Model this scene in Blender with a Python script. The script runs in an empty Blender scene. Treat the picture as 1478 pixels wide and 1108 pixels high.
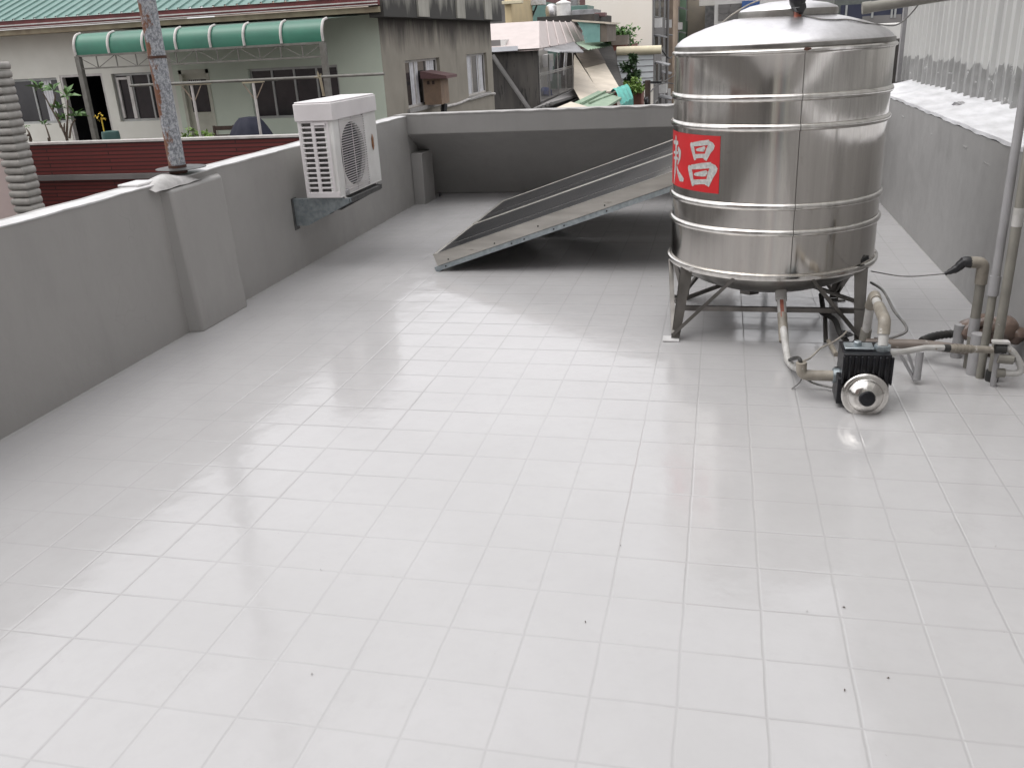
import bpy, bmesh, math, random
import numpy as np
from mathutils import Vector, Matrix
random.seed(7)
PI = math.pi
S = bpy.context.scene
COL = S.collection
V = Vector

# ------------------------------------------------------------------ camera
W0, H0, F = 1478., 1108., 1257.5
PITCH, YAW, ROLL = .374494, -.241027, -.0537095
CAM = V((8.24577*.22, -8.06539*.22, 7.17212*.22))
D_ = V((math.sin(YAW)*math.cos(PITCH), math.cos(YAW)*math.cos(PITCH), -math.sin(PITCH)))
R0 = V((math.cos(YAW), -math.sin(YAW), 0)); U0 = R0.cross(D_)
R_ = math.cos(ROLL)*R0+math.sin(ROLL)*U0
U_ = -math.sin(ROLL)*R0+math.cos(ROLL)*U0
cd = bpy.data.cameras.new('camera'); cam = bpy.data.objects.new('camera', cd); COL.objects.link(cam)
cd.sensor_width = 36; cd.sensor_fit = 'HORIZONTAL'; cd.lens = F/W0*36; cd.clip_end = 600; cd.clip_start = .05
cam.matrix_world = Matrix(((R_.x, U_.x, -D_.x, CAM.x), (R_.y, U_.y, -D_.y, CAM.y), (R_.z, U_.z, -D_.z, CAM.z), (0, 0, 0, 1)))
S.camera = cam
def ray(px, py): return D_+R_*((px-739)/F)-U_*((py-554)/F)
def aY(px, py, Y): r = ray(px, py); return CAM+r*((Y-CAM.y)/r.y)
def aX(px, py, X): r = ray(px, py); return CAM+r*((X-CAM.x)/r.x)
def aZ(px, py, Z=0): r = ray(px, py); return CAM+r*((Z-CAM.z)/r.z)

# ------------------------------------------------------------------ materials
def lin(r, g, b):
    f = lambda c: (c/255/12.92) if c/255 <= .04045 else ((c/255+.055)/1.055)**2.4
    return (f(r), f(g), f(b))
def nodes(name):
    m = bpy.data.materials.new(name); m.use_nodes = True
    nt = m.node_tree; b = nt.nodes['Principled BSDF']
    return m, nt, b
def N(nt, t, **k):
    n = nt.nodes.new(t)
    for a, v in k.items():
        if a.startswith('i_'): n.inputs[a[2:].replace('_', ' ')].default_value = v
        else: setattr(n, a, v)
    return n
def pos(nt, sc=(1, 1, 1), rot=(0, 0, 0)):
    g = N(nt, 'ShaderNodeNewGeometry'); mp = N(nt, 'ShaderNodeMapping'); mp.inputs['Scale'].default_value = sc
    mp.inputs['Rotation'].default_value = rot
    nt.links.new(g.outputs['Position'], mp.inputs['Vector']); return mp.outputs[0]
def noise(nt, vec, scale, detail=4, rough=.55):
    n = N(nt, 'ShaderNodeTexNoise'); n.inputs['Scale'].default_value = scale
    n.inputs['Detail'].default_value = detail; n.inputs['Roughness'].default_value = rough
    nt.links.new(vec, n.inputs['Vector']); return n.outputs['Fac']
def ramp(nt, fac, stops):
    r = N(nt, 'ShaderNodeValToRGB'); e = r.color_ramp.elements
    while len(e) < len(stops): e.new(.5)
    for k, (p, c) in zip(e, stops):
        k.position = p; k.color = (c, c, c, 1) if not hasattr(c, '__len__') else (*c, 1)
    nt.links.new(fac, r.inputs[0]); return r.outputs[0]
def mixc(nt, fac, a, b, mode='MIX'):
    m = N(nt, 'ShaderNodeMix', data_type='RGBA', blend_type=mode)
    for s, v in ((0, fac), (6, a), (7, b)):
        if hasattr(v, 'is_linked'): nt.links.new(v, m.inputs[s])
        else: m.inputs[s].default_value = v if s == 0 else (*v, 1)
    return m.outputs[2]
def mth(nt, op, a, b=None, c=None):
    m = N(nt, 'ShaderNodeMath', operation=op)
    for i, v in enumerate((a, b, c)):
        if v is None: continue
        if hasattr(v, 'is_linked'): nt.links.new(v, m.inputs[i])
        else: m.inputs[i].default_value = v
    return m.outputs[0]
def bump(nt, b, h, strength=.3, dist=.01, prev=None):
    n = N(nt, 'ShaderNodeBump'); n.inputs['Strength'].default_value = strength; n.inputs['Distance'].default_value = dist
    nt.links.new(h, n.inputs['Height'])
    if prev is not None: nt.links.new(prev, n.inputs['Normal'])
    nt.links.new(n.outputs[0], b.inputs['Normal']); return n.outputs[0]
def pm(name, c1, c2=None, scale=3, lo=.35, hi=.65, rough=.6, metal=0, bmp=0, bsc=40, bd=.005, st=(1, 1, 1), spec=.5, c3=None, s3=12, t3=.62, rvar=0):
    m, nt, b = nodes(name)
    c2 = c2 or tuple(c*.8 for c in c1)
    p = pos(nt, st)
    col = mixc(nt, ramp(nt, noise(nt, p, scale, 6), [(lo, 0.), (hi, 1.)]), c1, c2)
    if c3: col = mixc(nt, ramp(nt, noise(nt, p, s3, 5, .65), [(t3, 0.), (t3+.07, 1.)]), col, c3)
    nt.links.new(col, b.inputs['Base Color'])
    b.inputs['Metallic'].default_value = metal; b.inputs['Specular IOR Level'].default_value = spec
    if rvar:
        r = noise(nt, p, scale*2.3, 5)
        nt.links.new(mth(nt, 'MULTIPLY_ADD', r, rvar*2, rough-rvar), b.inputs['Roughness'])
    else: b.inputs['Roughness'].default_value = rough
    if bmp: bump(nt, b, noise(nt, pos(nt), bsc, 4), bmp, bd)
    return m

M = {}
# painted, glossy tile floor
def floor_mat():
    m, nt, b = nodes('painted_tile_floor')
    p = pos(nt)
    wob = N(nt, 'ShaderNodeTexNoise'); wob.inputs['Scale'].default_value = 6; wob.inputs['Detail'].default_value = 3; nt.links.new(p, wob.inputs['Vector'])
    sep = N(nt, 'ShaderNodeSeparateXYZ'); nt.links.new(p, sep.inputs[0])
    sw = N(nt, 'ShaderNodeSeparateColor'); nt.links.new(wob.outputs['Color'], sw.inputs[0])
    def line(c, w, width, soft):
        u = mth(nt, 'MULTIPLY_ADD', mth(nt, 'SUBTRACT', w, .5), .008, c)
        u = mth(nt, 'DIVIDE', u, .22)
        fr = mth(nt, 'FRACT', mth(nt, 'ADD', u, .5))
        d = mth(nt, 'MULTIPLY', mth(nt, 'ABSOLUTE', mth(nt, 'SUBTRACT', fr, .5)), .22)
        mr = N(nt, 'ShaderNodeMapRange', interpolation_type='SMOOTHSTEP')
        mr.inputs['From Min'].default_value = width; mr.inputs['From Max'].default_value = width+soft
        mr.inputs['To Min'].default_value = 1; mr.inputs['To Max'].default_value = 0
        nt.links.new(d, mr.inputs['Value']); return mr.outputs[0]
    lx = line(sep.outputs[0], sw.outputs[0], .0004, .0062); ly = line(sep.outputs[1], sw.outputs[1], .0004, .0062)
    # each line comes and goes under the thick paint
    fadx = ramp(nt, noise(nt, pos(nt, (4.5, .8, 1)), 1.0, 4), [(.33, .5), (.62, 1.)])
    fady = ramp(nt, noise(nt, pos(nt, (.8, 4.5, 1)), 1.0, 4), [(.33, .45), (.68, 1.)])
    L = mth(nt, 'MAXIMUM', mth(nt, 'MULTIPLY', lx, fadx), mth(nt, 'MULTIPLY', ly, fady))
    # thicker coat hides the joints near the left wall
    edge = N(nt, 'ShaderNodeMapRange'); edge.inputs['From Min'].default_value = -1.1; edge.inputs['From Max'].default_value = -.05
    edge.inputs['To Min'].default_value = .3; edge.inputs['To Max'].default_value = 1.; nt.links.new(sep.outputs[0], edge.inputs['Value'])
    L = mth(nt, 'MULTIPLY', L, edge.outputs[0])
    base = mixc(nt, ramp(nt, noise(nt, p, 1.3, 6), [(.3, 0.), (.7, 1.)]), (.400, .393, .394), (.442, .435, .438))
    cell = N(nt, 'ShaderNodeTexWhiteNoise', noise_dimensions='2D'); sc = N(nt, 'ShaderNodeVectorMath', operation='DIVIDE'); sc.inputs[1].default_value = (.22, .22, 1); ad = N(nt, 'ShaderNodeVectorMath', operation='ADD'); ad.inputs[1].default_value = (.0, .0, 0)
    fl = N(nt, 'ShaderNodeVectorMath', operation='FLOOR'); nt.links.new(p, sc.inputs[0]); nt.links.new(sc.outputs[0], ad.inputs[0]); nt.links.new(ad.outputs[0], fl.inputs[0]); nt.links.new(fl.outputs[0], cell.inputs['Vector'])
    base = mixc(nt, mth(nt, 'MULTIPLY', cell.outputs['Value'], .09), base, (.37, .365, .357))
    base = mixc(nt, ramp(nt, noise(nt, p, 14, 5, .7), [(.45, 0.), (.75, .35)]), base, (.38, .375, .372))
    col = mixc(nt, mth(nt, 'MULTIPLY', L, .44), base, (.30, .296, .293))
    spk = ramp(nt, noise(nt, p, 60, 2, .4), [(.775, 0.), (.80, .45)])
    col = mixc(nt, spk, col, (.30, .29, .27))
    gr = N(nt, 'ShaderNodeMapRange'); gr.inputs['From Min'].default_value = -1.34; gr.inputs['From Max'].default_value = -1.29; gr.inputs['To Min'].default_value = 1; gr.inputs['To Max'].default_value = 0; nt.links.new(sep.outputs[0], gr.inputs['Value'])
    col = mixc(nt, mth(nt, 'MULTIPLY', gr.outputs[0], ramp(nt, noise(nt, p, 9, 5, .7), [(.4, 0.), (.7, .5)])), col, (.27, .26, .24))
    col = mixc(nt, ramp(nt, noise(nt, p, 3.2, 6, .75), [(.60, 0.), (.66, .10), (.68, .0)]), col, (.30, .295, .28))
    nt.links.new(col, b.inputs['Base Color'])
    r = ramp(nt, noise(nt, p, 2.2, 5, .6), [(.3, .07), (.7, .17)])
    r2 = mth(nt, 'MULTIPLY_ADD', ramp(nt, noise(nt, p, 22, 4, .7), [(.4, 0.), (.75, 1.)]), .06, r)
    r2 = mth(nt, 'MULTIPLY_ADD', cell.outputs['Value'], .015, r2)
    nt.links.new(r2, b.inputs['Roughness']); b.inputs['Specular IOR Level'].default_value = .85
    n1 = bump(nt, b, noise(nt, p, 5.0, 4, .5), .45, .006)
    n2 = bump(nt, b, noise(nt, p, 38, 3, .5), .12, .0015, n1)
    bump(nt, b, mth(nt, 'MULTIPLY', L, -1.), .5, .0016, n2)
    return m
M['floor'] = floor_mat()
def wall_mat(name, c1, c2, c3=None):
    m, nt, b = nodes(name)
    p = pos(nt)
    col = mixc(nt, ramp(nt, noise(nt, pos(nt, (1, 1, .45)), 1.6, 7, .6), [(.3, 0.), (.7, 1.)]), c1, c2)
    col = mixc(nt, ramp(nt, noise(nt, pos(nt, (1, 1, .3)), 7, 6, .7), [(.5, 0.), (.85, .5)]), col, tuple(c*.86 for c in c2))
    col = mixc(nt, ramp(nt, noise(nt, pos(nt, (9, 9, .5)), 1.3, 6, .7), [(.60, 0.), (.80, .2)]), col, tuple(c*.7 for c in c2))
    vor = N(nt, 'ShaderNodeTexVoronoi', feature='DISTANCE_TO_EDGE'); vor.inputs['Scale'].default_value = 1.7
    wv = N(nt, 'ShaderNodeVectorMath', operation='ADD'); tn = N(nt, 'ShaderNodeTexNoise'); tn.inputs['Scale'].default_value = 3; nt.links.new(p, tn.inputs['Vector']); nt.links.new(p, wv.inputs[0]); nt.links.new(tn.outputs['Color'], wv.inputs[1]); nt.links.new(wv.outputs[0], vor.inputs['Vector'])
    crack = mth(nt, 'MULTIPLY', ramp(nt, vor.outputs['Distance'], [(.0, 1.), (.006, 0.)]), ramp(nt, noise(nt, p, 1.1, 3), [(.54, 0.), (.64, .25)]))
    col = mixc(nt, crack, col, tuple(c*.55 for c in c2))
    nt.links.new(col, b.inputs['Base Color'])
    nt.links.new(ramp(nt, noise(nt, p, 5, 4), [(.3, .38), (.7, .6)]), b.inputs['Roughness'])
    n1 = bump(nt, b, noise(nt, p, 4.5, 3, .5), .5, .012)
    bump(nt, b, noise(nt, p, 60, 4, .6), .25, .002, n1)
    return m
M['wall'] = wall_mat('painted_grey_render', (.322, .313, .302), (.294, .286, .276))
M['wall_back'] = wall_mat('painted_grey_beam', (.27, .262, .254), (.24, .234, .227))  # darker than the side walls, partly to paint in the recess shade
M['wall_right'] = wall_mat('painted_grey_side_render', (.31, .304, .298), (.27, .265, .26))
M['cap_white'] = pm('white_coating', (.62, .61, .61), (.46, .455, .45), 9, rough=.4, bmp=.4, bsc=30, bd=.006)
M['cap_grey'] = pm('pale_coping', (.36, .35, .34), (.27, .26, .25), 14, rough=.5, bmp=.5, bsc=30, bd=.006)
M['cement'] = pm('pale_cement', (.50, .49, .48), (.36, .35, .34), 14, rough=.6, bmp=.5, bsc=40, bd=.006)
def ledge_mat():
    m, nt, b = nodes('white_ledge_coating'); p = pos(nt)
    col = mixc(nt, ramp(nt, noise(nt, pos(nt, (3, 1, 1)), 4, 6, .6), [(.4, 0.), (.75, 1.)]), (.74, .74, .76), (.50, .50, .51))
    col = mixc(nt, ramp(nt, noise(nt, p, 19, 6, .75), [(.60, 0.), (.74, .45)]), col, (.50, .495, .49))
    nt.links.new(col, b.inputs['Base Color']); b.inputs['Roughness'].default_value = .3
    bump(nt, b, noise(nt, p, 20, 4, .5), .35, .005); return m
M['ledge'] = ledge_mat()
def steel_mat(name, c1, c2, rlo, rhi, wob=.35, streak=1.):
    m, nt, b = nodes(name)
    pv = pos(nt, (9, 9, .35))
    s = noise(nt, pv, 3, 6, .65)
    pf = noise(nt, pos(nt, (40, 40, 1.2)), 3, 4, .6)
    col = mixc(nt, ramp(nt, s, [(.38, 0.), (.68, 1.)]), c1, c2)
    col = mixc(nt, ramp(nt, noise(nt, pos(nt, (14, 14, .8)), 2, 5, .75), [(.62, 0.), (.78, .5*streak)]), col, (.22, .205, .185))
    col = mixc(nt, ramp(nt, noise(nt, pos(nt), 13, 6, .75), [(.60, 0.), (.70, .35*streak)]), col, (.33, .30, .27))
    nt.links.new(col, b.inputs['Base Color']); b.inputs['Metallic'].default_value = 1
    nt.links.new(mth(nt, 'MULTIPLY_ADD', ramp(nt, pf, [(.3, 0.), (.7, 1.)]), rhi-rlo, rlo), b.inputs['Roughness'])
    n1 = bump(nt, b, noise(nt, pos(nt, (1.6, 1.6, .5)), 2.2, 2, .4), wob, .02)
    n2 = bump(nt, b, noise(nt, pos(nt, (1, 1, .7)), 9, 3, .5), wob*.35, .004, n1)
    bump(nt, b, pf, .05, .001, n2)
    return m
M['steel'] = steel_mat('stainless_sheet', (.66, .635, .60), (.57, .545, .515), .09, .18, .12, .85)  # streaks turned up to paint warm dark reflections into the steel
M['steel_dome'] = steel_mat('stainless_dome', (.74, .73, .745), (.66, .65, .66), .32, .44, .2, .15)
M['steel_rib'] = steel_mat('stainless_rib', (.72, .70, .67), (.55, .53, .50), .10, .22, .05, .6)
M['steel_dark'] = pm('dull_stainless', (.22, .207, .195), (.13, .124, .115), 8, rough=.36, metal=1, rvar=.08, st=(1, 1, .4))
M['steel_dish'] = pm('weathered_stainless', (.36, .345, .325), (.20, .19, .18), 6, rough=.4, metal=1, rvar=.08)
M['galv'] = pm('galvanised_steel', (.42, .46, .48), (.28, .32, .34), 30, rough=.45, metal=.75, bmp=.1)
M['galv_dark'] = pm('dull_galvanised_steel', (.12, .12, .118), (.07, .07, .07), 20, rough=.5, metal=.5)
M['alu'] = pm('worn_aluminium', (.60, .58, .54), (.45, .43, .40), 6, rough=.38, metal=.85, st=(.5, 1, 3), c3=(.25, .22, .18), s3=7, t3=.66)
M['alu_edge'] = pm('bright_aluminium', (.75, .74, .72), (.6, .59, .58), 6, rough=.25, metal=1)
M['collector'] = pm('collector_glass', (.030, .031, .033), (.045, .045, .047), 3, rough=.12, spec=.38, rvar=.05)
M['red'] = pm('red_sticker', (.56, .018, .022), (.45, .014, .018), 5, rough=.35)
M['silver'] = pm('silver_lettering', (.58, .58, .56), (.40, .40, .39), 60, rough=.45, metal=.3)
M['white_plastic'] = pm('white_plastic', (.74, .71, .715), (.66, .63, .635), 4, rough=.4, bmp=.05)
M['white_metal'] = pm('white_enamel', (.74, .735, .72), (.64, .63, .615), 4, rough=.38, c3=(.45, .42, .38), s3=10, t3=.72)
M['fin'] = pm('aluminium_fins', (.17, .165, .16), (.10, .10, .10), 20, rough=.5, metal=.4, st=(1, 8, 1))
M['black'] = pm('black_plastic', (.012, .012, .014), (.02, .02, .022), 8, rough=.35)
M['black_paint'] = pm('glossy_black_paint', (.006, .006, .008), (.014, .014, .017), 18, rough=.3, spec=.3, bmp=.4, bsc=50, bd=.004)
M['rubber'] = pm('black_rubber', (.02, .02, .02), (.035, .033, .03), 20, rough=.6)
M['badge'] = pm('gold_badge', (.35, .17, .08), (.16, .07, .03), 60, rough=.4)
M['pvc_white'] = pm('white_pvc', (.52, .51, .495), (.38, .37, .35), 16, rough=.4, c3=(.26, .22, .17), s3=30, t3=.64)
M['pvc_beige'] = pm('aged_beige_pvc', (.31, .28, .235), (.20, .18, .15), 14, rough=.45, c3=(.52, .5, .47), s3=24, t3=.62)
M['pvc_grey'] = pm('grey_pvc', (.34, .335, .34), (.27, .265, .27), 6, rough=.45, c3=(.5, .48, .45), s3=14, t3=.68)
M['pvc_olive'] = pm('painted_olive_pipe', (.24, .23, .20), (.18, .17, .15), 8, rough=.5, c3=(.42, .40, .37), s3=16, t3=.66)
M['pipe_brown'] = pm('brown_pipe', (.20, .165, .14), (.14, .115, .10), 9, rough=.5, c3=(.36, .34, .31), s3=16, t3=.6)
M['brown_wrap'] = pm('brown_wrapping', (.17, .12, .095), (.12, .085, .07), 14, rough=.28, bmp=.5, bsc=25, bd=.01)
M['cable'] = pm('grey_cable', (.12, .12, .12), (.2, .19, .18), 30, rough=.5)
M['cable_light'] = pm('beige_cable', (.36, .33, .29), (.26, .24, .21), 30, rough=.5)
M['copper'] = pm('red_brass', (.35, .10, .06), (.2, .07, .05), 30, rough=.4)
M['leaf_dry'] = pm('dry_leaf', (.07, .06, .05), (.12, .10, .08), 60, rough=.7)
def rust_post_mat():
    m, nt, b = nodes('flaking_rusty_paint'); p = pos(nt, (1, 1, .7))
    base = mixc(nt, ramp(nt, noise(nt, p, 70, 6, .8), [(.42, 0.), (.56, 1.)]), (.44, .455, .48), (.17, .18, .20))
    g = N(nt, 'ShaderNodeNewGeometry'); sx = N(nt, 'ShaderNodeSeparateXYZ'); nt.links.new(g.outputs['Normal'], sx.inputs[0])
    side = mth(nt, 'MULTIPLY_ADD', sx.outputs[0], -.16, noise(nt, p, 16, 6, .7))
    base = mixc(nt, ramp(nt, side, [(.50, 0.), (.58, 1.)]), base, (.17, .07, .035))
    base = mixc(nt, ramp(nt, noise(nt, p, 11, 5, .7), [(.62, 0.), (.68, 1.)]), base, (.45, .38, .32))
    nt.links.new(base, b.inputs['Base Color']); b.inputs['Roughness'].default_value = .7
    bump(nt, b, noise(nt, p, 34, 6, .7), .7, .006); return m
M['rust_post'] = rust_post_mat()
M['rust'] = pm('rust', (.055, .028, .022), (.10, .045, .03), 20, rough=.8)
# corrugated wall sheet, flat white
M['sheet_white'] = pm('weathered_white_sheet', (.47, .47, .455), (.40, .40, .39), 2, rough=.45, st=(1, 1.5, .25), c3=(.34, .34, .33), s3=5, t3=.66)
def ragged_mat():
    """corrugated sheet whose foot carries a ragged brushed band of grey sealing paint"""
    m, nt, b = nodes('sheet_with_brushed_grey_foot'); p = pos(nt)
    sep = N(nt, 'ShaderNodeSeparateXYZ'); nt.links.new(p, sep.inputs[0])
    n1 = noise(nt, pos(nt, (1, 9, 1.5)), 1.6, 5, .6)
    h = mth(nt, 'MULTIPLY_ADD', mth(nt, 'SUBTRACT', n1, .5), .30, sep.outputs[2])
    k = ramp(nt, h, [(.0, 1.), (1., 0.)])
    mr = N(nt, 'ShaderNodeMapRange'); mr.inputs['From Min'].default_value = 1.235; mr.inputs['From Max'].default_value = 1.245
    mr.inputs['To Min'].default_value = 1; mr.inputs['To Max'].default_value = 0; nt.links.new(h, mr.inputs['Value'])
    sheet = mixc(nt, ramp(nt, noise(nt, pos(nt, (1, 3, .3)), 2, 6, .6), [(.35, 0.), (.7, 1.)]), (.50, .50, .485), (.42, .42, .41))
    paint = mixc(nt, ramp(nt, noise(nt, pos(nt, (1, 3, .7)), 7, 6, .7), [(.35, 0.), (.7, 1.)]), (.30, .30, .295), (.21, .21, .205))
    paint = mixc(nt, ramp(nt, noise(nt, p, 16, 5, .7), [(.63, 0.), (.66, 1.)]), paint, (.50, .50, .50))
    col = mixc(nt, mr.outputs[0], sheet, paint)
    nt.links.new(col, b.inputs['Base Color']); b.inputs['Roughness'].default_value = .45
    bump(nt, b, noise(nt, p, 20, 4), .2, .006); return m
M['ragged'] = ragged_mat()
# background
M['house_cream'] = pm('cream_render', (.66, .655, .60), (.60, .595, .54), 1.5, rough=.8, bmp=.2)
M['house_green'] = pm('pale_green_render', (.58, .64, .54), (.52, .58, .49), 1.0, rough=.8)
M['roof_green'] = pm('green_sheet_roof', (.125, .225, .20), (.095, .18, .16), 3, rough=.5, c3=(.10, .17, .15), s3=6, t3=.62)
M['gutter_red'] = pm('dark_red_trim', (.18, .035, .035), (.12, .025, .025), 4, rough=.5)
M['trim_white'] = pm('white_trim', (.56, .54, .52), (.44, .42, .40), 6, rough=.5)
M['soffit'] = pm('stained_soffit', (.33, .29, .20), (.24, .20, .14), 5, rough=.8)
M['awn_green'] = pm('green_fibreglass', (.022, .15, .095), (.018, .115, .075), 2, rough=.35)
M['awn_top'] = pm('dirty_green_fibreglass', (.10, .15, .125), (.06, .085, .07), 5, rough=.6)
M['post_grey'] = pm('grey_painted_steel', (.17, .165, .15), (.12, .115, .10), 10, rough=.6)
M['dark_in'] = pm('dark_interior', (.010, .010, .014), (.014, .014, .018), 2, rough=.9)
M['glass_dark'] = pm('dark_window_glass', (.028, .027, .03), (.045, .043, .045), 2, rough=.12, spec=.6)
M['glass_grey'] = pm('curtained_window_glass', (.16, .165, .17), (.26, .27, .28), 4, rough=.25, st=(4, 4, .3))
M['frame_alu'] = pm('aluminium_window_frame', (.40, .41, .40), (.33, .34, .33), 6, rough=.4, metal=.3)
M['frame_dark'] = pm('dark_window_frame', (.12, .13, .12), (.09, .10, .09), 6, rough=.5)
M['door_cream'] = pm('cream_door_paint', (.50, .50, .42), (.42, .42, .35), 4, rough=.6, c3=(.34, .33, .26), s3=6, t3=.62)
def tile_mat():
    m, nt, b = nodes('dark_red_wall_tiles'); p = pos(nt)
    sep = N(nt, 'ShaderNodeSeparateXYZ'); nt.links.new(p, sep.inputs[0])
    cb = N(nt, 'ShaderNodeCombineXYZ'); nt.links.new(sep.outputs[0], cb.inputs[0]); nt.links.new(sep.outputs[2], cb.inputs[1])
    br = N(nt, 'ShaderNodeTexBrick'); nt.links.new(cb.outputs[0], br.inputs['Vector'])
    br.inputs['Color1'].default_value = (.14, .030, .027, 1); br.inputs['Color2'].default_value = (.165, .038, .034, 1); br.inputs['Mortar'].default_value = (.045, .018, .018, 1)
    br.inputs['Scale'].default_value = 1; br.inputs['Mortar Size'].default_value = .012; br.inputs['Brick Width'].default_value = 2.6; br.inputs['Row Height'].default_value = .068
    br.offset = .5
    c = mixc(nt, ramp(nt, noise(nt, p, 2.5, 5), [(.4, 0.), (.8, .4)]), br.outputs['Color'], (.09, .03, .03))
    nt.links.new(c, b.inputs['Base Color']); b.inputs['Roughness'].default_value = .4; return m
M['red_tiles'] = tile_mat()
M['pink'] = pm('pale_pink_render', (.52, .43, .41), (.46, .37, .355), 2, rough=.8)
M['ridge_grey'] = pm('grey_ridge_tile', (.32, .305, .285), (.25, .24, .22), 12, rough=.6, bmp=.3)
def stained(name, c, stain, zt, zb, up=True, streak=(6, 6, .3), amt=1.):
    """render with black mould running down from its top edge (zt) or rising from its foot"""
    m, nt, b = nodes(name); p = pos(nt)
    sep = N(nt, 'ShaderNodeSeparateXYZ'); nt.links.new(p, sep.inputs[0])
    mr = N(nt, 'ShaderNodeMapRange'); mr.inputs['From Min'].default_value = zb; mr.inputs['From Max'].default_value = zt
    nt.links.new(sep.outputs[2], mr.inputs['Value'])
    n = noise(nt, pos(nt, streak), 1.0, 6, .65)
    f = mth(nt, 'MULTIPLY', mth(nt, 'ADD', mr.outputs[0], mth(nt, 'MULTIPLY', mth(nt, 'SUBTRACT', n, .5), 1.8)), amt)
    base = mixc(nt, ramp(nt, noise(nt, p, 2, 5), [(.3, 0.), (.7, 1.)]), c, tuple(k*.85 for k in c))
    nt.links.new(mixc(nt, ramp(nt, f, [(.15, 0.), (.8, 1.)]), base, stain), b.inputs['Base Color'])
    b.inputs['Roughness'].default_value = .85; return m
M['annex'] = stained('stained_grey_render', (.30, .275, .23), (.075, .066, .058), 2.2, 1.35, streak=(2.5, 2.5, .4))
M['pilaster'] = pm('pale_stained_pilaster', (.40, .385, .34), (.28, .27, .235), 3, rough=.8, st=(2, 2, .5))
M['annex_band'] = stained('mouldy_parapet', (.40, .39, .34), (.05, .048, .044), 2.15, 3.0, streak=(2.2, 2.2, .5), amt=1.05)
M['mould_gap_dark'] = pm('black_mould_and_gap_shade', (.035, .032, .030), (.055, .05, .046), 3, rough=.9)  # also colours the block that stands in for a shaded gap
M['dark_wall'] = pm('blackened_render', (.050, .046, .045), (.085, .078, .07), 1.2, rough=.9, st=(2, 2, .3), c3=(.028, .026, .026), s3=2, t3=.55)
M['pink_roof'] = pm('pale_pink_sheet_roof', (.50, .435, .415), (.45, .395, .375), .8, rough=.5, st=(3, 3, 1))
M['white_seal'] = pm('white_roof_sealant', (.72, .73, .77), (.62, .63, .66), 2, rough=.5)
M['sheet_grey'] = pm('grey_corrugated_sheet', (.30, .30, .31), (.17, .17, .175), 3, rough=.5, st=(1, .4, 1))
M['sheet_sage'] = pm('sage_green_sheet', (.25, .34, .24), (.19, .27, .19), 3, rough=.5)
M['sheet_cream'] = pm('faded_cream_sheet', (.60, .53, .44), (.50, .44, .36), 1.5, rough=.6, c3=(.33, .27, .20), s3=2.5, t3=.64)
M['sheet_brown'] = pm('dirty_brown_sheet', (.17, .14, .115), (.12, .10, .085), 2, rough=.7)
M['turquoise'] = pm('turquoise_sheet', (.26, .47, .44), (.20, .38, .36), 2, rough=.5, c3=(.12, .24, .24), s3=5, t3=.63)
M['teal_tarp'] = pm('teal_canvas', (.10, .42, .36), (.06, .32, .27), 3, rough=.6)
M['cream_tower'] = pm('cream_tower_render', (.76, .71, .63), (.82, .78, .72), .25, rough=.8, st=(1, 1, .5))
M['cream_trim'] = pm('cream_roof_trim', (.66, .60, .43), (.56, .50, .36), 2, rough=.6)
M['louver_white'] = pm('white_lap_cladding', (.62, .65, .66), (.56, .59, .60), 1, rough=.5)
M['conc'] = pm('grey_concrete', (.21, .20, .195), (.15, .145, .14), 1.2, rough=.85, st=(1, 1, .4), c3=(.09, .085, .08), s3=1.4, t3=.62)
M['conc_tan'] = pm('tan_concrete', (.33, .26, .20), (.24, .19, .15), 1.2, rough=.85)
M['conc_green'] = pm('green_painted_concrete', (.19, .29, .20), (.15, .23, .16), 1, rough=.8)
M['brick_red'] = pm('weathered_red_brick', (.22, .085, .065), (.15, .07, .055), 3, rough=.85)
M['beige'] = pm('beige_render', (.55, .46, .38), (.47, .40, .34), 1, rough=.8)
M['pale'] = pm('pale_render', (.70, .69, .66), (.6, .59, .57), .6, rough=.8)
M['blue'] = pm('blue_sheet', (.05, .13, .36), (.04, .09, .27), 2, rough=.5)
M['navy'] = pm('navy_shutter', (.02, .024, .05), (.03, .034, .06), 2, rough=.4)
M['maroon'] = pm('maroon_sheet', (.16, .085, .085), (.11, .06, .06), 2, rough=.6)
M['yellow_wall'] = pm('yellow_render', (.62, .50, .30), (.54, .44, .27), 1.2, rough=.8)
M['asphalt'] = pm('asphalt', (.05, .05, .05), (.07, .068, .065), .8, rough=.85)
M['brown_block'] = pm('brown_tiled_render', (.25, .185, .165), (.19, .14, .125), .8, rough=.6)
M['leaf'] = pm('leaf_green', (.055, .13, .03), (.10, .20, .05), 6, rough=.5)
M['leaf_dark'] = pm('dark_leaf_green', (.025, .055, .022), (.05, .10, .035), 4, rough=.55)
M['leaf_lime'] = pm('lime_leaf_green', (.12, .21, .035), (.18, .28, .06), 4, rough=.55)
M['stem'] = pm('grey_brown_bark', (.13, .10, .075), (.09, .07, .055), 14, rough=.8)
M['yellow_flower'] = pm('yellow_petals', (.70, .52, .06), (.6, .4, .04), 10, rough=.6)
M['navy_cloth'] = pm('dark_navy_cloth', (.012, .014, .030), (.022, .024, .042), 5, rough=.8)
M['wood'] = pm('dark_wood', (.06, .038, .028), (.04, .027, .02), 12, rough=.6)
M['wood_box'] = pm('tan_boards', (.26, .18, .125), (.20, .14, .10), 5, rough=.7)
M['bucket'] = pm('teal_bucket', (.06, .13, .12), (.045, .10, .095), 5, rough=.5)
M['cloth_white'] = pm('white_cloth', (.62, .62, .64), (.5, .5, .52), 6, rough=.9)
M['cloth_blue'] = pm('blue_cloth', (.03, .06, .22), (.025, .05, .16), 6, rough=.9)
M['cloth_dark'] = pm('dark_cloth', (.03, .03, .035), (.06, .055, .055), 6, rough=.9)

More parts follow.
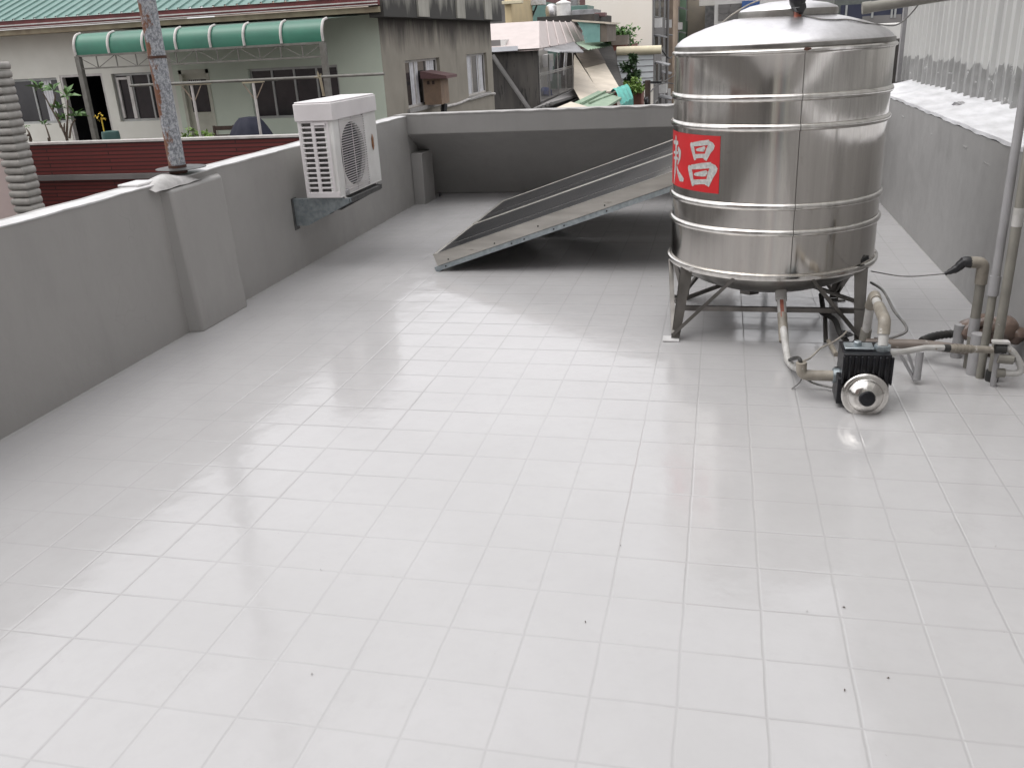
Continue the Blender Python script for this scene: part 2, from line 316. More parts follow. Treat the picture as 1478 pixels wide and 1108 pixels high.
# ------------------------------------------------------------------ mesh builder
class MB:
    def __init__(s): s.v = []; s.f = []
    def add(s, vs, fs):
        o = len(s.v); s.v += [tuple(p) for p in vs]; s.f += [tuple(i+o for i in f) for f in fs]; return s
    def hexa(s, p):   # 8 points: bottom 4 ccw, top 4 ccw
        return s.add(p, [(3, 2, 1, 0), (4, 5, 6, 7), (0, 1, 5, 4), (1, 2, 6, 5), (2, 3, 7, 6), (3, 0, 4, 7)])
    def box(s, x0, x1, y0, y1, z0, z1):
        return s.hexa([(x0, y0, z0), (x1, y0, z0), (x1, y1, z0), (x0, y1, z0), (x0, y0, z1), (x1, y0, z1), (x1, y1, z1), (x0, y1, z1)])
    def bar(s, a, b, w, h, up=(0, 0, 1)):
        a, b = V(a), V(b); d = (b-a).normalized(); u = V(up)
        if abs(d.dot(u)) > .99: u = V((0, 1, 0))
        r = d.cross(u).normalized()*w/2; t = r.cross(d).normalized()*h/2
        return s.hexa([a-r-t, a+r-t, a+r+t, a-r+t, b-r-t, b+r-t, b+r+t, b-r+t][0:4]+[b-r-t, b+r-t, b+r+t, b-r+t])
    def tube(s, pts, r, seg=12, caps=True):
        pts = [V(p) for p in pts]; n = len(pts); rs = r if hasattr(r, '__len__') else [r]*n
        vs = []; prev = None
        for i, p in enumerate(pts):
            d = (pts[min(i+1, n-1)]-pts[max(i-1, 0)]).normalized()
            if prev is None:
                a = V((0, 0, 1)) if abs(d.z) < .9 else V((1, 0, 0)); u = d.cross(a).normalized()
            else: u = (prev-d*prev.dot(d)).normalized()
            prev = u; w = d.cross(u)
            for k in range(seg):
                t = 2*PI*k/seg; vs.append(p+(u*math.cos(t)+w*math.sin(t))*rs[i])
        fs = [(i*seg+k, i*seg+(k+1) % seg, (i+1)*seg+(k+1) % seg, (i+1)*seg+k) for i in range(n-1) for k in range(seg)]
        if caps: fs += [tuple(range(seg-1, -1, -1)), tuple((n-1)*seg+k for k in range(seg))]
        return s.add(vs, fs)
    def lathe(s, prof, c=(0, 0, 0), seg=48, axis=(0, 0, 1), cap0=False, cap1=False):
        c = V(c); ax = V(axis).normalized(); a = V((1, 0, 0)) if abs(ax.x) < .9 else V((0, 1, 0)); u = ax.cross(a).normalized(); w = ax.cross(u)
        vs = [c+ax*z+(u*math.cos(2*PI*k/seg)+w*math.sin(2*PI*k/seg))*r for r, z in prof for k in range(seg)]
        n = len(prof)
        fs = [(i*seg+k, i*seg+(k+1) % seg, (i+1)*seg+(k+1) % seg, (i+1)*seg+k) for i in range(n-1) for k in range(seg)]
        if cap0: fs.append(tuple(range(seg-1, -1, -1)))
        if cap1: fs.append(tuple((n-1)*seg+k for k in range(seg)))
        return s.add(vs, fs)
    def prism(s, pts, ext):
        pts = [V(p) for p in pts]; e = V(ext); n = len(pts)
        return s.add(pts+[p+e for p in pts], [tuple(range(n-1, -1, -1)), tuple(range(n, 2*n))]+[(i, (i+1) % n, n+(i+1) % n, n+i) for i in range(n)])
    def grid(s, fn, nu, nv):
        vs = [fn(i/nu, j/nv) for j in range(nv+1) for i in range(nu+1)]
        return s.add(vs, [(j*(nu+1)+i, j*(nu+1)+i+1, (j+1)*(nu+1)+i+1, (j+1)*(nu+1)+i) for j in range(nv) for i in range(nu)])
    def blob(s, c, r, seg=14, rough=.12):
        c = V(c); rx, ry, rz = r; n = seg//2; vs = []; ph = [random.uniform(0, 6) for _ in range(6)]
        for j in range(n+1):
            for k in range(seg):
                th = PI*j/n; a = 2*PI*k/seg; d = V((math.sin(th)*math.cos(a), math.sin(th)*math.sin(a), math.cos(th)))
                q = 1+rough*(math.sin(3*d.x+ph[0]+4*d.z)+math.sin(5*d.y+ph[1])*.6+math.sin(7*d.z+ph[2]+3*d.x)*.5)
                vs.append(c+V((d.x*rx, d.y*ry, d.z*rz))*q)
        return s.add(vs, [(j*seg+k, (j+1)*seg+k, (j+1)*seg+(k+1) % seg, j*seg+(k+1) % seg) for j in range(n) for k in range(seg)])
    def leaf(s, c, d, L, w):
        c, d = V(c), V(d).normalized(); a = d.cross(V((0, 0, 1))); a = a.normalized() if a.length > .05 else V((1, 0, 0)); up = a.cross(d)
        a = (a*math.cos(random.uniform(-.9, .9))+up*math.sin(random.uniform(-.9, .9))).normalized()
        m = c+d*L*.5+up*L*.07; e = c+d*L-V((0, 0, L*.12))
        return s.add([c, m+a*w/2, e, m-a*w/2, m-up*w*.1], [(0, 1, 4), (1, 2, 4), (2, 3, 4), (3, 0, 4)])
    def foliage(s, c, r, n, L, w):
        c = V(c)
        cl = [V((random.gauss(0, .45), random.gauss(0, .45), random.gauss(0, .42))) for _ in range(max(5, n//22))]
        for _ in range(n):
            q = random.choice(cl); p = q+V((random.gauss(0, .16), random.gauss(0, .16), random.gauss(0, .15)))
            d = V((random.gauss(0, 1), random.gauss(0, 1), random.gauss(.3, .8)))
            s.leaf(c+V((p.x*r[0], p.y*r[1], p.z*r[2])), d, L*random.uniform(.6, 1.3), w*random.uniform(.7, 1.2))
        return s
    def build(s, name, mat, parent=None, bevel=0, sharp=35, origin=None, label=None, seg=2):
        vs = [V(v) for v in s.v]
        if parent: o0 = parent_loc(parent)
        elif origin is not None: o0 = V(origin)
        else:
            xs, ys, zs = zip(*s.v); o0 = V(((min(xs)+max(xs))/2, (min(ys)+max(ys))/2, min(zs)))
        me = bpy.data.meshes.new(name)
        me.from_pydata([v-o0 for v in vs], [], s.f); me.materials.append(M[mat] if isinstance(mat, str) else mat)
        bm = bmesh.new(); bm.from_mesh(me); bmesh.ops.recalc_face_normals(bm, faces=bm.faces); bm.to_mesh(me); bm.free()
        me.shade_smooth(); me.set_sharp_from_angle(angle=math.radians(sharp))
        o = bpy.data.objects.new(name, me); COL.objects.link(o)
        if parent: o.parent = parent;
        else: o.location = o0
        if bevel:
            b = o.modifiers.new('bevel', 'BEVEL'); b.width = bevel; b.segments = seg; b.limit_method = 'ANGLE'; b.angle_limit = math.radians(40); b.harden_normals = False
        if label: o['label'] = label
        return o
def parent_loc(o):
    l = V(o.location)
    while o.parent: o = o.parent; l += V(o.location)
    return l
def thing(name, label, cat, loc, group=None):
    o = bpy.data.objects.new(name, None); COL.objects.link(o); o.location = loc; o.empty_display_size = .1
    o['label'] = label; o['category'] = cat
    if group: o['group'] = group
    return o
def tag(o, label, cat, group=None):
    o['label'] = label; o['category'] = cat
    if group: o['group'] = group
    return o
def struct(o): o['kind'] = 'structure'; return o
def copy_tree(o, parent=None):
    c = o.copy(); COL.objects.link(c); c.parent = parent
    for ch in list(o.children): copy_tree(ch, c)
    return c
def curve(pts, n=8):
    """Catmull-Rom through points"""
    p = [V(a) for a in pts]; p = [p[0]*2-p[1]]+p+[p[-1]*2-p[-2]]; out = []
    for i in range(1, len(p)-2):
        for k in range(n):
            t = k/n; a, b, c, d = p[i-1:i+3]
            out.append(.5*((2*b)+(c-a)*t+(2*a-5*b+4*c-d)*t*t+(3*b-3*c+d-a)*t**3))
    out.append(p[-2]); return out
def bend(pts, r=.03, n=6):
    """polyline with rounded corners"""
    p = [V(a) for a in pts]; out = [p[0]]
    for i in range(1, len(p)-1):
        a = (p[i-1]-p[i]); b = (p[i+1]-p[i]); ra = min(r, a.length*.45, b.length*.45); A = p[i]+a.normalized()*ra; B = p[i]+b.normalized()*ra
        for k in range(n+1):
            t = k/n; out.append(A*(1-t)**2+p[i]*2*t*(1-t)+B*t*t)
    out.append(p[-1]); return out

# frame on a vertical plane: O origin, U along, Nn outward
def wbox(mb, O, U, Nn, u0, u1, z0, z1, n0, n1):
    O, U, Nn = V(O), V(U), V(Nn); f = lambda u, n, z: O+U*u+Nn*n+V((0, 0, z))
    return mb.hexa([f(u0, n0, z0), f(u1, n0, z0), f(u1, n1, z0), f(u0, n1, z0), f(u0, n0, z1), f(u1, n0, z1), f(u1, n1, z1), f(u0, n1, z1)])
def wall_holes(mb, O, U, Nn, u0, u1, z0, z1, th, holes):
    O, U, Nn = V(O), V(U), V(Nn); f = lambda u, z, n=0: O+U*u+Nn*n+V((0, 0, z))
    us = sorted({u0, u1, *[h[0] for h in holes], *[h[1] for h in holes]}); zs = sorted({z0, z1, *[h[2] for h in holes], *[h[3] for h in holes]})
    for a, b in zip(us, us[1:]):
        for c, d in zip(zs, zs[1:]):
            m = ((a+b)/2, (c+d)/2)
            if any(h[0] < m[0] < h[1] and h[2] < m[1] < h[3] for h in holes): continue
            mb.add([f(a, c), f(b, c), f(b, d), f(a, d)], [(0, 1, 2, 3)])
            mb.add([f(a, c, -th), f(b, c, -th), f(b, d, -th), f(a, d, -th)], [(0, 1, 2, 3)])
    for h in holes+[(u0, u1, z0, z1)]:
        q = [(h[0], h[2]), (h[1], h[2]), (h[1], h[3]), (h[0], h[3])]
        for i in range(4):
            a, b = q[i], q[(i+1) % 4]; mb.add([f(*a), f(*b), f(*b, -th), f(*a, -th)], [(0, 1, 2, 3)])
def window(parent, O, U, Nn, u0, u1, z0, z1, bars=1, set_=.06, fm='frame_alu', gm='glass_dark', fw=.045, rails=(), name='window', curtain=None):
    fr = MB()
    for a, b, c, d in ((u0, u1, z0, z0+fw), (u0, u1, z1-fw, z1), (u0, u0+fw, z0+fw, z1-fw), (u1-fw, u1, z0+fw, z1-fw)):
        wbox(fr, O, U, Nn, a, b, c, d, -set_-.05, -set_)
    for k in range(bars):
        m = u0+(u1-u0)*(k+1)/(bars+1); wbox(fr, O, U, Nn, m-fw*.4, m+fw*.4, z0+fw, z1-fw, -set_-.045, -set_+.004)
    for zr in rails: wbox(fr, O, U, Nn, u0+fw, u1-fw, zr-fw*.35, zr+fw*.35, -set_-.04, -set_+.002)
    f = fr.build(name, fm, parent)
    g = MB(); wbox(g, O, U, Nn, u0+fw*.5, u1-fw*.5, z0+fw*.5, z1-fw*.5, -set_-.035, -set_-.025); g.build('pane', gm, f)
    if curtain:
        for a, b in curtain:
            c = MB()
            A = u0+(u1-u0)*a; B = u0+(u1-u0)*b; n = 10
            Ov, Uv, Nv = V(O), V(U), V(Nn)
            c.grid(lambda s_, t: Ov+Uv*(A+(B-A)*s_*(1-.25*t*(1-t)))+Nv*(-set_-.02+.006*math.sin(s_*22))+V((0, 0, z0+fw+(z1-z0-2*fw)*t)), n, 6)
            c.build('curtain', 'cloth_white', f)
    return f

# ================================================================== SETTING
LX, RX = -1.342, 3.296
mb = MB(); mb.add([(LX-.14, -6.0, 0), (RX+.1, -6.0, 0), (RX+.1, 8.2, 0), (LX-.14, 8.2, 0)], [(0, 1, 2, 3)])
struct(mb.build('roof_floor', 'floor'))
mb = MB(); mb.add([(-260, -160, -9), (260, -160, -9), (260, 400, -9), (-260, 400, -9)], [(0, 1, 2, 3)])
struct(mb.build('ground', 'asphalt'))

# our building below the roof
t = thing('rooftop_building', 'grey block that carries the freshly painted tiled roof', 'building', (1, 0, -9))
MB().box(LX-.16, RX+.3, -6.0, 8.25, -9, -.02).build('wall', 'wall', t)

# left parapet
t = thing('parapet_wall', 'grey rendered low wall along the left edge, air conditioner fixed to it', 'wall', (LX, 1, 0))
T = .14; ZT = .912
def ltop(y): return ZT+.0025*math.sin(y*2.3)+.0018*math.sin(y*13+1)
mb = MB(); ys = np.linspace(-6, 7.12, 90)
sec = lambda y: [(LX, y, -.01), (LX, y, ltop(y)), (LX-T, y, ltop(y)+.006), (LX-T, y, -.01)]
vs = [p for y in ys for p in sec(y)]; n = len(ys)
mb.add(vs, [(i*4+k, i*4+k+1, i*4+k+5, i*4+k+4) for i in range(n-1) for k in range(3)]+[(0, 1, 2, 3), tuple((n-1)*4+k for k in (3, 2, 1, 0))])
mb.build('wall', 'wall', t)
mb = MB()   # white coating on the coping, uneven edge
vs = []
for y in ys:
    e = .001+.003*(math.sin(y*7)+math.sin(y*17+2)*.5+math.sin(y*31)*.3)*.5; z = ltop(y)
    vs += [(LX+.004, y, z-.005-e), (LX+.0045, y, z+.002), (LX-.05, y, z+.006), (LX-T-.004, y, z+.004), (LX-T-.005, y, z-.02)]
mb.add(vs, [(i*5+k, i*5+k+1, i*5+k+6, i*5+k+5) for i in range(n-1) for k in range(4)])
mb.build('coping', 'cap_white', t)
mb = MB()   # pilaster, slightly proud of the wall and leaning into it at the top
mb.hexa([(LX-.02, 2.78, -.01), (LX+.085, 2.80, -.01), (LX+.085, 3.36, -.01), (LX-.02, 3.40, -.01),
         (LX-.02, 2.74, ZT-.03), (LX+.05, 2.80, ZT-.045), (LX+.05, 3.36, ZT-.04), (LX-.02, 3.44, ZT-.03)])
mb.build('pilaster', 'wall', t, bevel=.018, seg=3)
mb = MB()   # cement mound and base slab under the rusty post
def mound(u, v):
    x = LX-.15+.19*u; y = 2.66+.5*v; r = max(0, 1-((u-.5)*2)**4)*max(0, 1-((v-.45)*1.9)**2)
    return (x, y, ZT-.035+.062*r+.005*math.sin(u*9+v*7)*r+.002*math.sin(v*17))
mb.grid(mound, 18, 30); mb.build('cement_mound', 'cement', t)
mb = MB(); mb.box(LX-.17, LX-.03, 2.62, 2.8, ZT+.0, ZT+.018); mb.build('cement_step', 'cap_white', t, bevel=.008)

# rusty post on the wall
p0 = aX(258, 250, LX-.075)
t = thing('steel_post', 'flaking rusty steel post standing on the left wall', 'post', (p0.x, p0.y, .94))
MB().tube([(p0.x, p0.y, .93), (p0.x, p0.y, 1.5), (p0.x, p0.y, 4.2)], .05, 20).build('shaft', 'rust_post', t)
MB().tube([(p0.x, p0.y, 1.585), (p0.x, p0.y, 1.60)], .0535, 20).build('weld_joint', 'rust', t)
MB().tube([(p0.x, p0.y, .925), (p0.x, p0.y, .975)], .0535, 20).build('rusted_foot', 'rust', t)
mb = MB(); mb.lathe([(.0, .008), (.10, .007), (.15, .0), (.15, -.004), (0, -.004)], (p0.x-.01, p0.y+.05, .952), 24); mb.build('base_plate', 'galv_dark', t)

# rear wall: overhanging bench beam above a recess
BY = 7.11
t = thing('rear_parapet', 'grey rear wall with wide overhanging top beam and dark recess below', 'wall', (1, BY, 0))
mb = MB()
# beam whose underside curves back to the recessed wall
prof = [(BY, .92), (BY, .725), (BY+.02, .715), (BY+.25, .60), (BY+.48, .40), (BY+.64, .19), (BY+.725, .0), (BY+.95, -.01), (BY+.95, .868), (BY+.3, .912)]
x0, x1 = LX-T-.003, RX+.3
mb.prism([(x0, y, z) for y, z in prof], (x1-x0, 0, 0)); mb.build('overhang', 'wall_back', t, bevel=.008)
mb = MB()
xs = np.linspace(x0, x1, 70); vs = []
for x in xs:
    j = .003*math.sin(x*23)+.002*math.sin(x*61); vs += [(x, BY-.003, .914+j), (x, BY-.004, .926+j*1.5), (x, BY+.3, .914), (x, BY+.953, .872)]
mb.add(vs, [(i*4+k, i*4+k+1, i*4+k+5, i*4+k+4) for i in range(69) for k in range(3)]); mb.build('coping', 'cap_grey', t)
MB().box(LX-T+.002, LX, BY+.012, BY+.93, -.01, .86).build('cheek', 'wall_back', t)
MB().box(LX, LX+.12, BY+.04, BY+.40, -.005, .53).build('pier', 'wall_back', t, bevel=.006)
MB().tube([(LX+.165, BY+.42, .02), (LX+.165, BY+.42, .065)], .014, 10).build('drain_stub', 'black', t)

# right wall with white ledge
t = thing('side_wall', 'grey rendered wall on the right with rough white ledge on top', 'wall', (RX, 1, 0))
mb = MB(); mb.box(RX, RX+.34, -6, BY+.95, -9, .93); mb.build('wall', 'wall_right', t)
mb = MB()
def ledge(u, v):
    y = -6+(BY+.95+6)*v; x = RX-.006+.40*u; k = random.uniform(-1, 1)*.0012
    z = .955+.075*u**1.4+k+.006*math.sin(y*4)+.004*math.sin(y*11+u*5)
    if u == 0: z = .934+.003*math.sin(y*9)+.003*math.sin(y*23); x = RX-.004
    if abs(u-1/9) < .001: x = RX-.003+.002*math.sin(y*15); z = .955+.002*math.sin(y*9)
    return (x, y, z)
mb.grid(ledge, 9, 260); mb.build('ledge', 'ledge', t)
mb = MB()
for y, z, r in ((5.2, .80, .02), (4.25, .83, .035), (3.75, .79, .03), (6.3, .83, .02)):
    mb.blob((RX+.004, y, z), (.006, r*2.2, r*.5), 12, .3)
mb.build('render_lump', 'wall_right', t)

# corrugated sheet wall
CX = 3.66
t = thing('corrugated_wall', 'tall off-white corrugated sheet wall above the right ledge', 'wall', (CX, 1, 1))
ys = []; y = -6.0
pitch = .20
prof = [(0, 0), (.03, 0), (.045, -.028), (.075, -.028), (.09, 0), (.2, 0)]
vs = []
row = []
k = 0
while y+k*pitch < 8.6:
    for a, b in prof[:-1]: row.append((CX+b, y+k*pitch+a))
    k += 1
zs = [.99, 1.45, 2.2, 3.4, 6.0]
mb = MB(); n = len(row)
mb.add([(x, yy, z) for z in zs for x, yy in row], [(j*n+i, j*n+i+1, (j+1)*n+i+1, (j+1)*n+i) for j in range(len(zs)-1) for i in range(n-1)])
mb.box(CX+.02, CX+6, -6, 8.6, -9, 5.98)
mb.build('sheet', 'ragged', t)
MB().box(CX-.045, CX+.012, 8.6, 8.68, .97, 6).build('edge_trim', 'pvc_grey', t)
# crumpled scrap on ledge
c = aX(1388, 153, CX-.14)
mb = MB()
for i in range(3):
    ph = random.uniform(0, 6)
    mb.grid(lambda u, v: (c.x-.05+.09*u+.01*math.sin(v*9+ph), c.y-.05+.13*v, c.z-.02+.035*math.sin(u*3.1+i)+.02*math.sin(v*7+ph+u*4)), 6, 6)
tag(mb.build('paint_scrap', 'pvc_grey'), 'crumpled grey scrap lying on the white ledge of right wall', 'scrap')

# ================================================================== TANK
TX, TY, TR = 2.113, 3.28, .548
Zb, Zt = .392, 1.472
t = thing('water_tank', 'large cylindrical stainless steel water tank with red sticker on a stand', 'water tank', (TX, TY, Zb))
prof = [(TR+.002, Zb+.004)]
def rib(z, r=.013):
    return [(TR+r*math.sin(a)*1.0 if a else TR, z-r*1.3*math.cos(a)) for a in np.linspace(0, PI, 7)]
zz = Zb+.02
for rz in (.615, .745, 1.125, 1.262):
    prof.append((TR, rz-.03)); prof += rib(rz); prof.append((TR, rz+.03))
prof += [(TR, Zt-.02), (TR+.002, Zt-.012)]
mb = MB(); mb.lathe(prof, (TX, TY, 0), 128); mb.build('shell', 'steel', t)
for rz, r in ((.615, .0135), (.745, .0135), (1.125, .0135), (1.262, .0135)):
    mb = MB(); mb.lathe([(TR+.001+r*math.sin(a), rz-r*1.25*math.cos(a)) for a in np.linspace(.15, PI-.15, 9)], (TX, TY, 0), 128); mb.build('rib', 'steel_rib', t)
mb = MB(); mb.lathe([(TR, Zt-.012), (TR+.012, Zt-.008), (TR+.014, Zt+.002), (TR+.006, Zt+.010), (TR-.004, Zt+.012)], (TX, TY, 0), 128); mb.build('top_rim', 'steel_rib', t)
dome = [(TR-.004, Zt+.010), (TR-.004, Zt+.030), (TR-.014, Zt+.046), (TR-.04, Zt+.066), (TR-.09, Zt+.09), (TR-.16, Zt+.115), (TR-.24, Zt+.137), (.25, Zt+.150), (.12, Zt+.157), (0.001, Zt+.158)]
mb = MB(); mb.lathe([(r, z) for r, z in dome], (TX, TY, 0), 96); mb.build('dome', 'steel_dome', t, sharp=60)
mb = MB(); mb.lathe([(.235, Zt+.148), (.243, Zt+.152), (.243, Zt+.182), (.236, Zt+.19), (.19, Zt+.207), (.1, Zt+.222), (.001, Zt+.227)], (TX+.02, TY, 0), 64)
mb.build('lid', 'steel_dome', t, sharp=40)
mb = MB(); mb.lathe([(.2445, Zt+.151), (.2455, Zt+.155), (.2455, Zt+.178), (.2445, Zt+.182)], (TX+.02, TY, 0), 64); mb.build('lid_band', 'steel_dish', t)
mb = MB(); mb.lathe([(TR-.001, Zt+.012), (TR+.001, Zt+.014), (TR+.001, Zt+.030), (TR-.003, Zt+.033)], (TX, TY, 0), 128); mb.build('collar', 'steel_dish', t)
# dark seam with rust mark
import cmath
def on_cyl(px, py, R=TR+.0012):
    """point of the tank shell a pixel looks at (places marks round the shell)"""
    r = ray(px, py); ox, oy = CAM.x-TX, CAM.y-TY
    a = r.x**2+r.y**2; b = 2*(ox*r.x+oy*r.y); c_ = ox*ox+oy*oy-R*R; d = b*b-4*a*c_
    k = (-b-math.sqrt(max(d, 0)))/(2*a); return CAM+r*k
s1, s2 = on_cyl(1154, 200), on_cyl(1154, 201)
ang = math.atan2(s1.y-TY, s1.x-TX)-.0
mb = MB()
for z0, z1 in ((Zb+.01, Zt-.014),):
    mb.tube([(TX+(TR+.0005)*math.cos(ang), TY+(TR+.0005)*math.sin(ang), z) for z in np.linspace(z0, z1, 12)], .0022, 6)
for rz in (.615, .745, 1.125, 1.262):
    mb.tube([(TX+(TR+.001+.0137*math.sin(a))*math.cos(ang), TY+(TR+.001+.0137*math.sin(a))*math.sin(ang), rz-.017*math.cos(a)) for a in np.linspace(0, PI, 8)], .0022, 6)
mb.build('seam', 'steel_dark', t)
mb = MB(); mb.blob((TX+(TR+.012)*math.cos(ang+.01), TY+(TR+.012)*math.sin(ang+.01), Zt+.003), (.018, .006, .007), 12, .2); mb.build('rust_spot', 'rust', t)
# bottom dish
mb = MB(); mb.lathe([(TR-.002, Zb+.002), (TR-.02, Zb-.03), (.49, Zb-.068), (.42, Zb-.108), (.32, Zb-.145), (.2, Zb-.17), (.001, Zb-.182)], (TX, TY, 0), 96); mb.build('bottom_dish', 'steel_dish', t, sharp=60)
mb = MB(); mb.tube([(TX-.1, TY, Zb-.17), (TX-.1, TY, Zb-.22)], .035, 16); mb.tube([(TX-.1, TY, Zb-.195), (TX-.1, TY, Zb-.235)], .06, 6); mb.build('drain_plug', 'steel_dark', t)
# sticker: real decal sheet round the shell, characters laid 1 mm above it
e0 = on_cyl(1040, 198); e1 = on_cyl(1037, 280); top_z, bot_z = e0.z+.004, e1.z+.0
a_r = math.atan2(e0.y-TY, e0.x-TX)
a_l = a_r-math.radians(78)
def cyl(u, v, r):   # u 0..1 left->right, v 0..1 bottom->top
    a = a_l+(a_r-a_l)*u; return (TX+r*math.cos(a), TY+r*math.sin(a), bot_z+(top_z-bot_z)*v)
mb = MB(); mb.grid(lambda u, v: cyl(u, v, TR+.0012), 40, 4); st = mb.build('sticker', 'red', t)
SW = (a_r-a_l)*TR; SH = top_z-bot_z
def stroke(mb, pts, ws, r=TR+.0024):
    """brush stroke on the shell: points (u m from right edge leftwards negative, v m) with widths"""
    pts = [V((a, b, 0)) for a, b in pts]; P_, W_ = [], []
    for i in range(len(pts)-1):
        for k in range(6):
            f = k/6; P_.append(pts[i].lerp(pts[i+1], f)); W_.append(ws[i]*(1-f)+ws[i+1]*f)
    P_.append(pts[-1]); W_.append(ws[-1]); vs = []
    for i, p in enumerate(P_):
        d = (P_[min(i+1, len(P_)-1)]-P_[max(i-1, 0)]).normalized(); n_ = V((-d.y, d.x, 0))
        e = .35 if i in (0,) else 1
        for s_ in (-1, 1):
            q = p+n_*s_*W_[i]/2*e; vs.append(cyl(1+q.x/SW, q.y/SH, r))
    mb.add(vs, [(2*i, 2*i+1, 2*i+3, 2*i+2) for i in range(len(P_)-1)])
# character chang: two stacked suns. zoom pixel -> metres on the label
q = lambda x, y: None
kx = lambda x: (x-860)/700*.222; ky = lambda y: SH*(1-(y-150)/830)
def K(x, y):
    w = on_cyl(955+x*.0993, 180+y*.0993); a = math.atan2(w.y-TY, w.x-TX); return ((a-a_r)*TR, w.z-bot_z)
w = .032
mb = MB()
def glyph_sun(x0, x1, x2, y0, y1, ym, lean, wt):
    """sun radical in brush script: left post, roof and right post, middle, foot"""
    stroke(mb, [K(x0, y0), K(x0+25, (y0+y1)/2), K(x0+60, y1+60)], [wt*.8, wt, wt*.55])
    stroke(mb, [K(x0+10, y0+30), K((x0+x1)/2, y0+12), K(x1-20, y0-2)], [wt*.7, wt*.9, wt*.9])
    stroke(mb, [K(x1-40, y0-16), K(x1+10, y0+55), K(x1-30, (y0+y1)/2+20), K(x2, y1+60)], [wt*.5, wt*1.5, wt*1.25, wt*.8])
    stroke(mb, [K(x0+70, ym+8), K((x0+x1)/2+25, ym), K(x1-95, ym-8), K(x1-85, ym+5)], [wt*.4, wt*.85, wt*.9, wt*.2])
    stroke(mb, [K(x0+45, y1+8), K((x0+x1)/2, y1), K(x1-50, y1)], [wt*.8, wt*.75, wt*.8])
glyph_sun(430, 715, 630, 260, 455, 360, 0, .028)
glyph_sun(400, 745, 660, 590, 830, 715, 0, .033)
# right part of the neighbouring character, where it turns round the shell
stroke(mb, [K(212, 150), K(214, 300), K(208, 500), K(196, 700), K(182, 860)], [0.0152, 0.0304, 0.0342, 0.0266, 0.0076])
stroke(mb, [K(178, 250), K(215, 262), K(245, 268)], [0.0190, 0.0247, 0.0190])
stroke(mb, [K(240, 330), K(268, 400), K(262, 490), K(235, 580)], [0.0228, 0.0304, 0.0228, 0.0114])
stroke(mb, [K(180, 400), K(212, 405), K(245, 412)], [0.0133, 0.0152, 0.0152]); stroke(mb, [K(178, 480), K(212, 488), K(240, 492)], [0.0133, 0.0152, 0.0152])
stroke(mb, [K(222, 600), K(240, 690), K(275, 770), K(320, 805)], [0.0152, 0.0266, 0.0418, 0.0190])
mb.build('lettering', 'silver', st)
# level sensor on the dome
c = aY(1150, 22, TY-.26); c.z = 1.596
mb = MB(); mb.lathe([(.03, 0), (.03, .012), (.018, .016), (.0, .016)], c, 20); mb.build('sensor_flange', 'pvc_white', t)
mb = MB(); mb.tube([c+V((0, 0, .01)), c+V((0, 0, .045))], .013, 12); mb.tube([c+V((.014, 0, .012)), c+V((.016, 0, .045))], .007, 8); mb.build('sensor_neck', 'copper', t)
mb = MB(); mb.blob(c+V((0, 0, .105)), (.040, .032, .068), 16, .07); mb.blob(c+V((.008, -.005, .06)), (.030, .026, .03), 12, .15); mb.build('sensor_head', 'black', t)
for px, py in ((1010, 33), (1055, 28)): pass
# antenna-like stubs on the left shoulder of the dome
mb = MB(); c1 = aY(1051, 29, TY+.0)
mb.tube(curve([c1+V((-.03, 0, -.012)), c1+V((.03, 0, .03)), c1+V((.15, .02, .085)), c1+V((.35, .05, .12))]), .0045, 6)
tag(mb.build('hose', 'cable_light'), 'thin beige hose arching over the left shoulder of the tank', 'hose')
# cable on the dome
mb = MB()
def on_dome(dx, dy):
    r = math.hypot(dx, dy); pr = sorted(dome)
    for (r0, z0), (r1, z1) in zip(pr, pr[1:]):
        if r0 <= r <= r1: return V((TX+dx, TY+dy, z0+(z1-z0)*(r-r0)/max(1e-6, r1-r0)+.004))
    return V((TX+dx, TY+dy, Zt+.01))
cx_, cy_ = c.x-TX, c.y-TY
pts = [c+V((.02, 0, .02)), on_dome(cx_+.05, cy_-.02), on_dome(cx_+.11, cy_-.06), on_dome(cx_+.17, cy_-.05), on_dome(cx_+.24, cy_-.0), on_dome(cx_+.32, cy_+.02), on_dome(cx_+.40, cy_+.12), V((TX+.56, TY-.02, 1.56)), V((TX+.66, TY+.05, 1.66)), V((2.82, TY+.1, 1.80))]
mb.tube(curve(pts, 6), .0035, 6); tag(mb.build('cable', 'cable'), 'thin grey cable running across the tank dome to the overhead pipe', 'cable')
# overhead pipe
a, b = aY(1248, 12, 3.3), aY(1325, 0, 3.3); d = (b-a).normalized()
mb = MB(); mb.tube([a, b+d*1.2], .026, 16); mb.tube([a-d*.012, a+d*.03], .029, 16)
tag(mb.build('overhead_pipe', 'pvc_olive'), 'thick grey-green pipe crossing above the tank toward the corrugated wall', 'pipe')

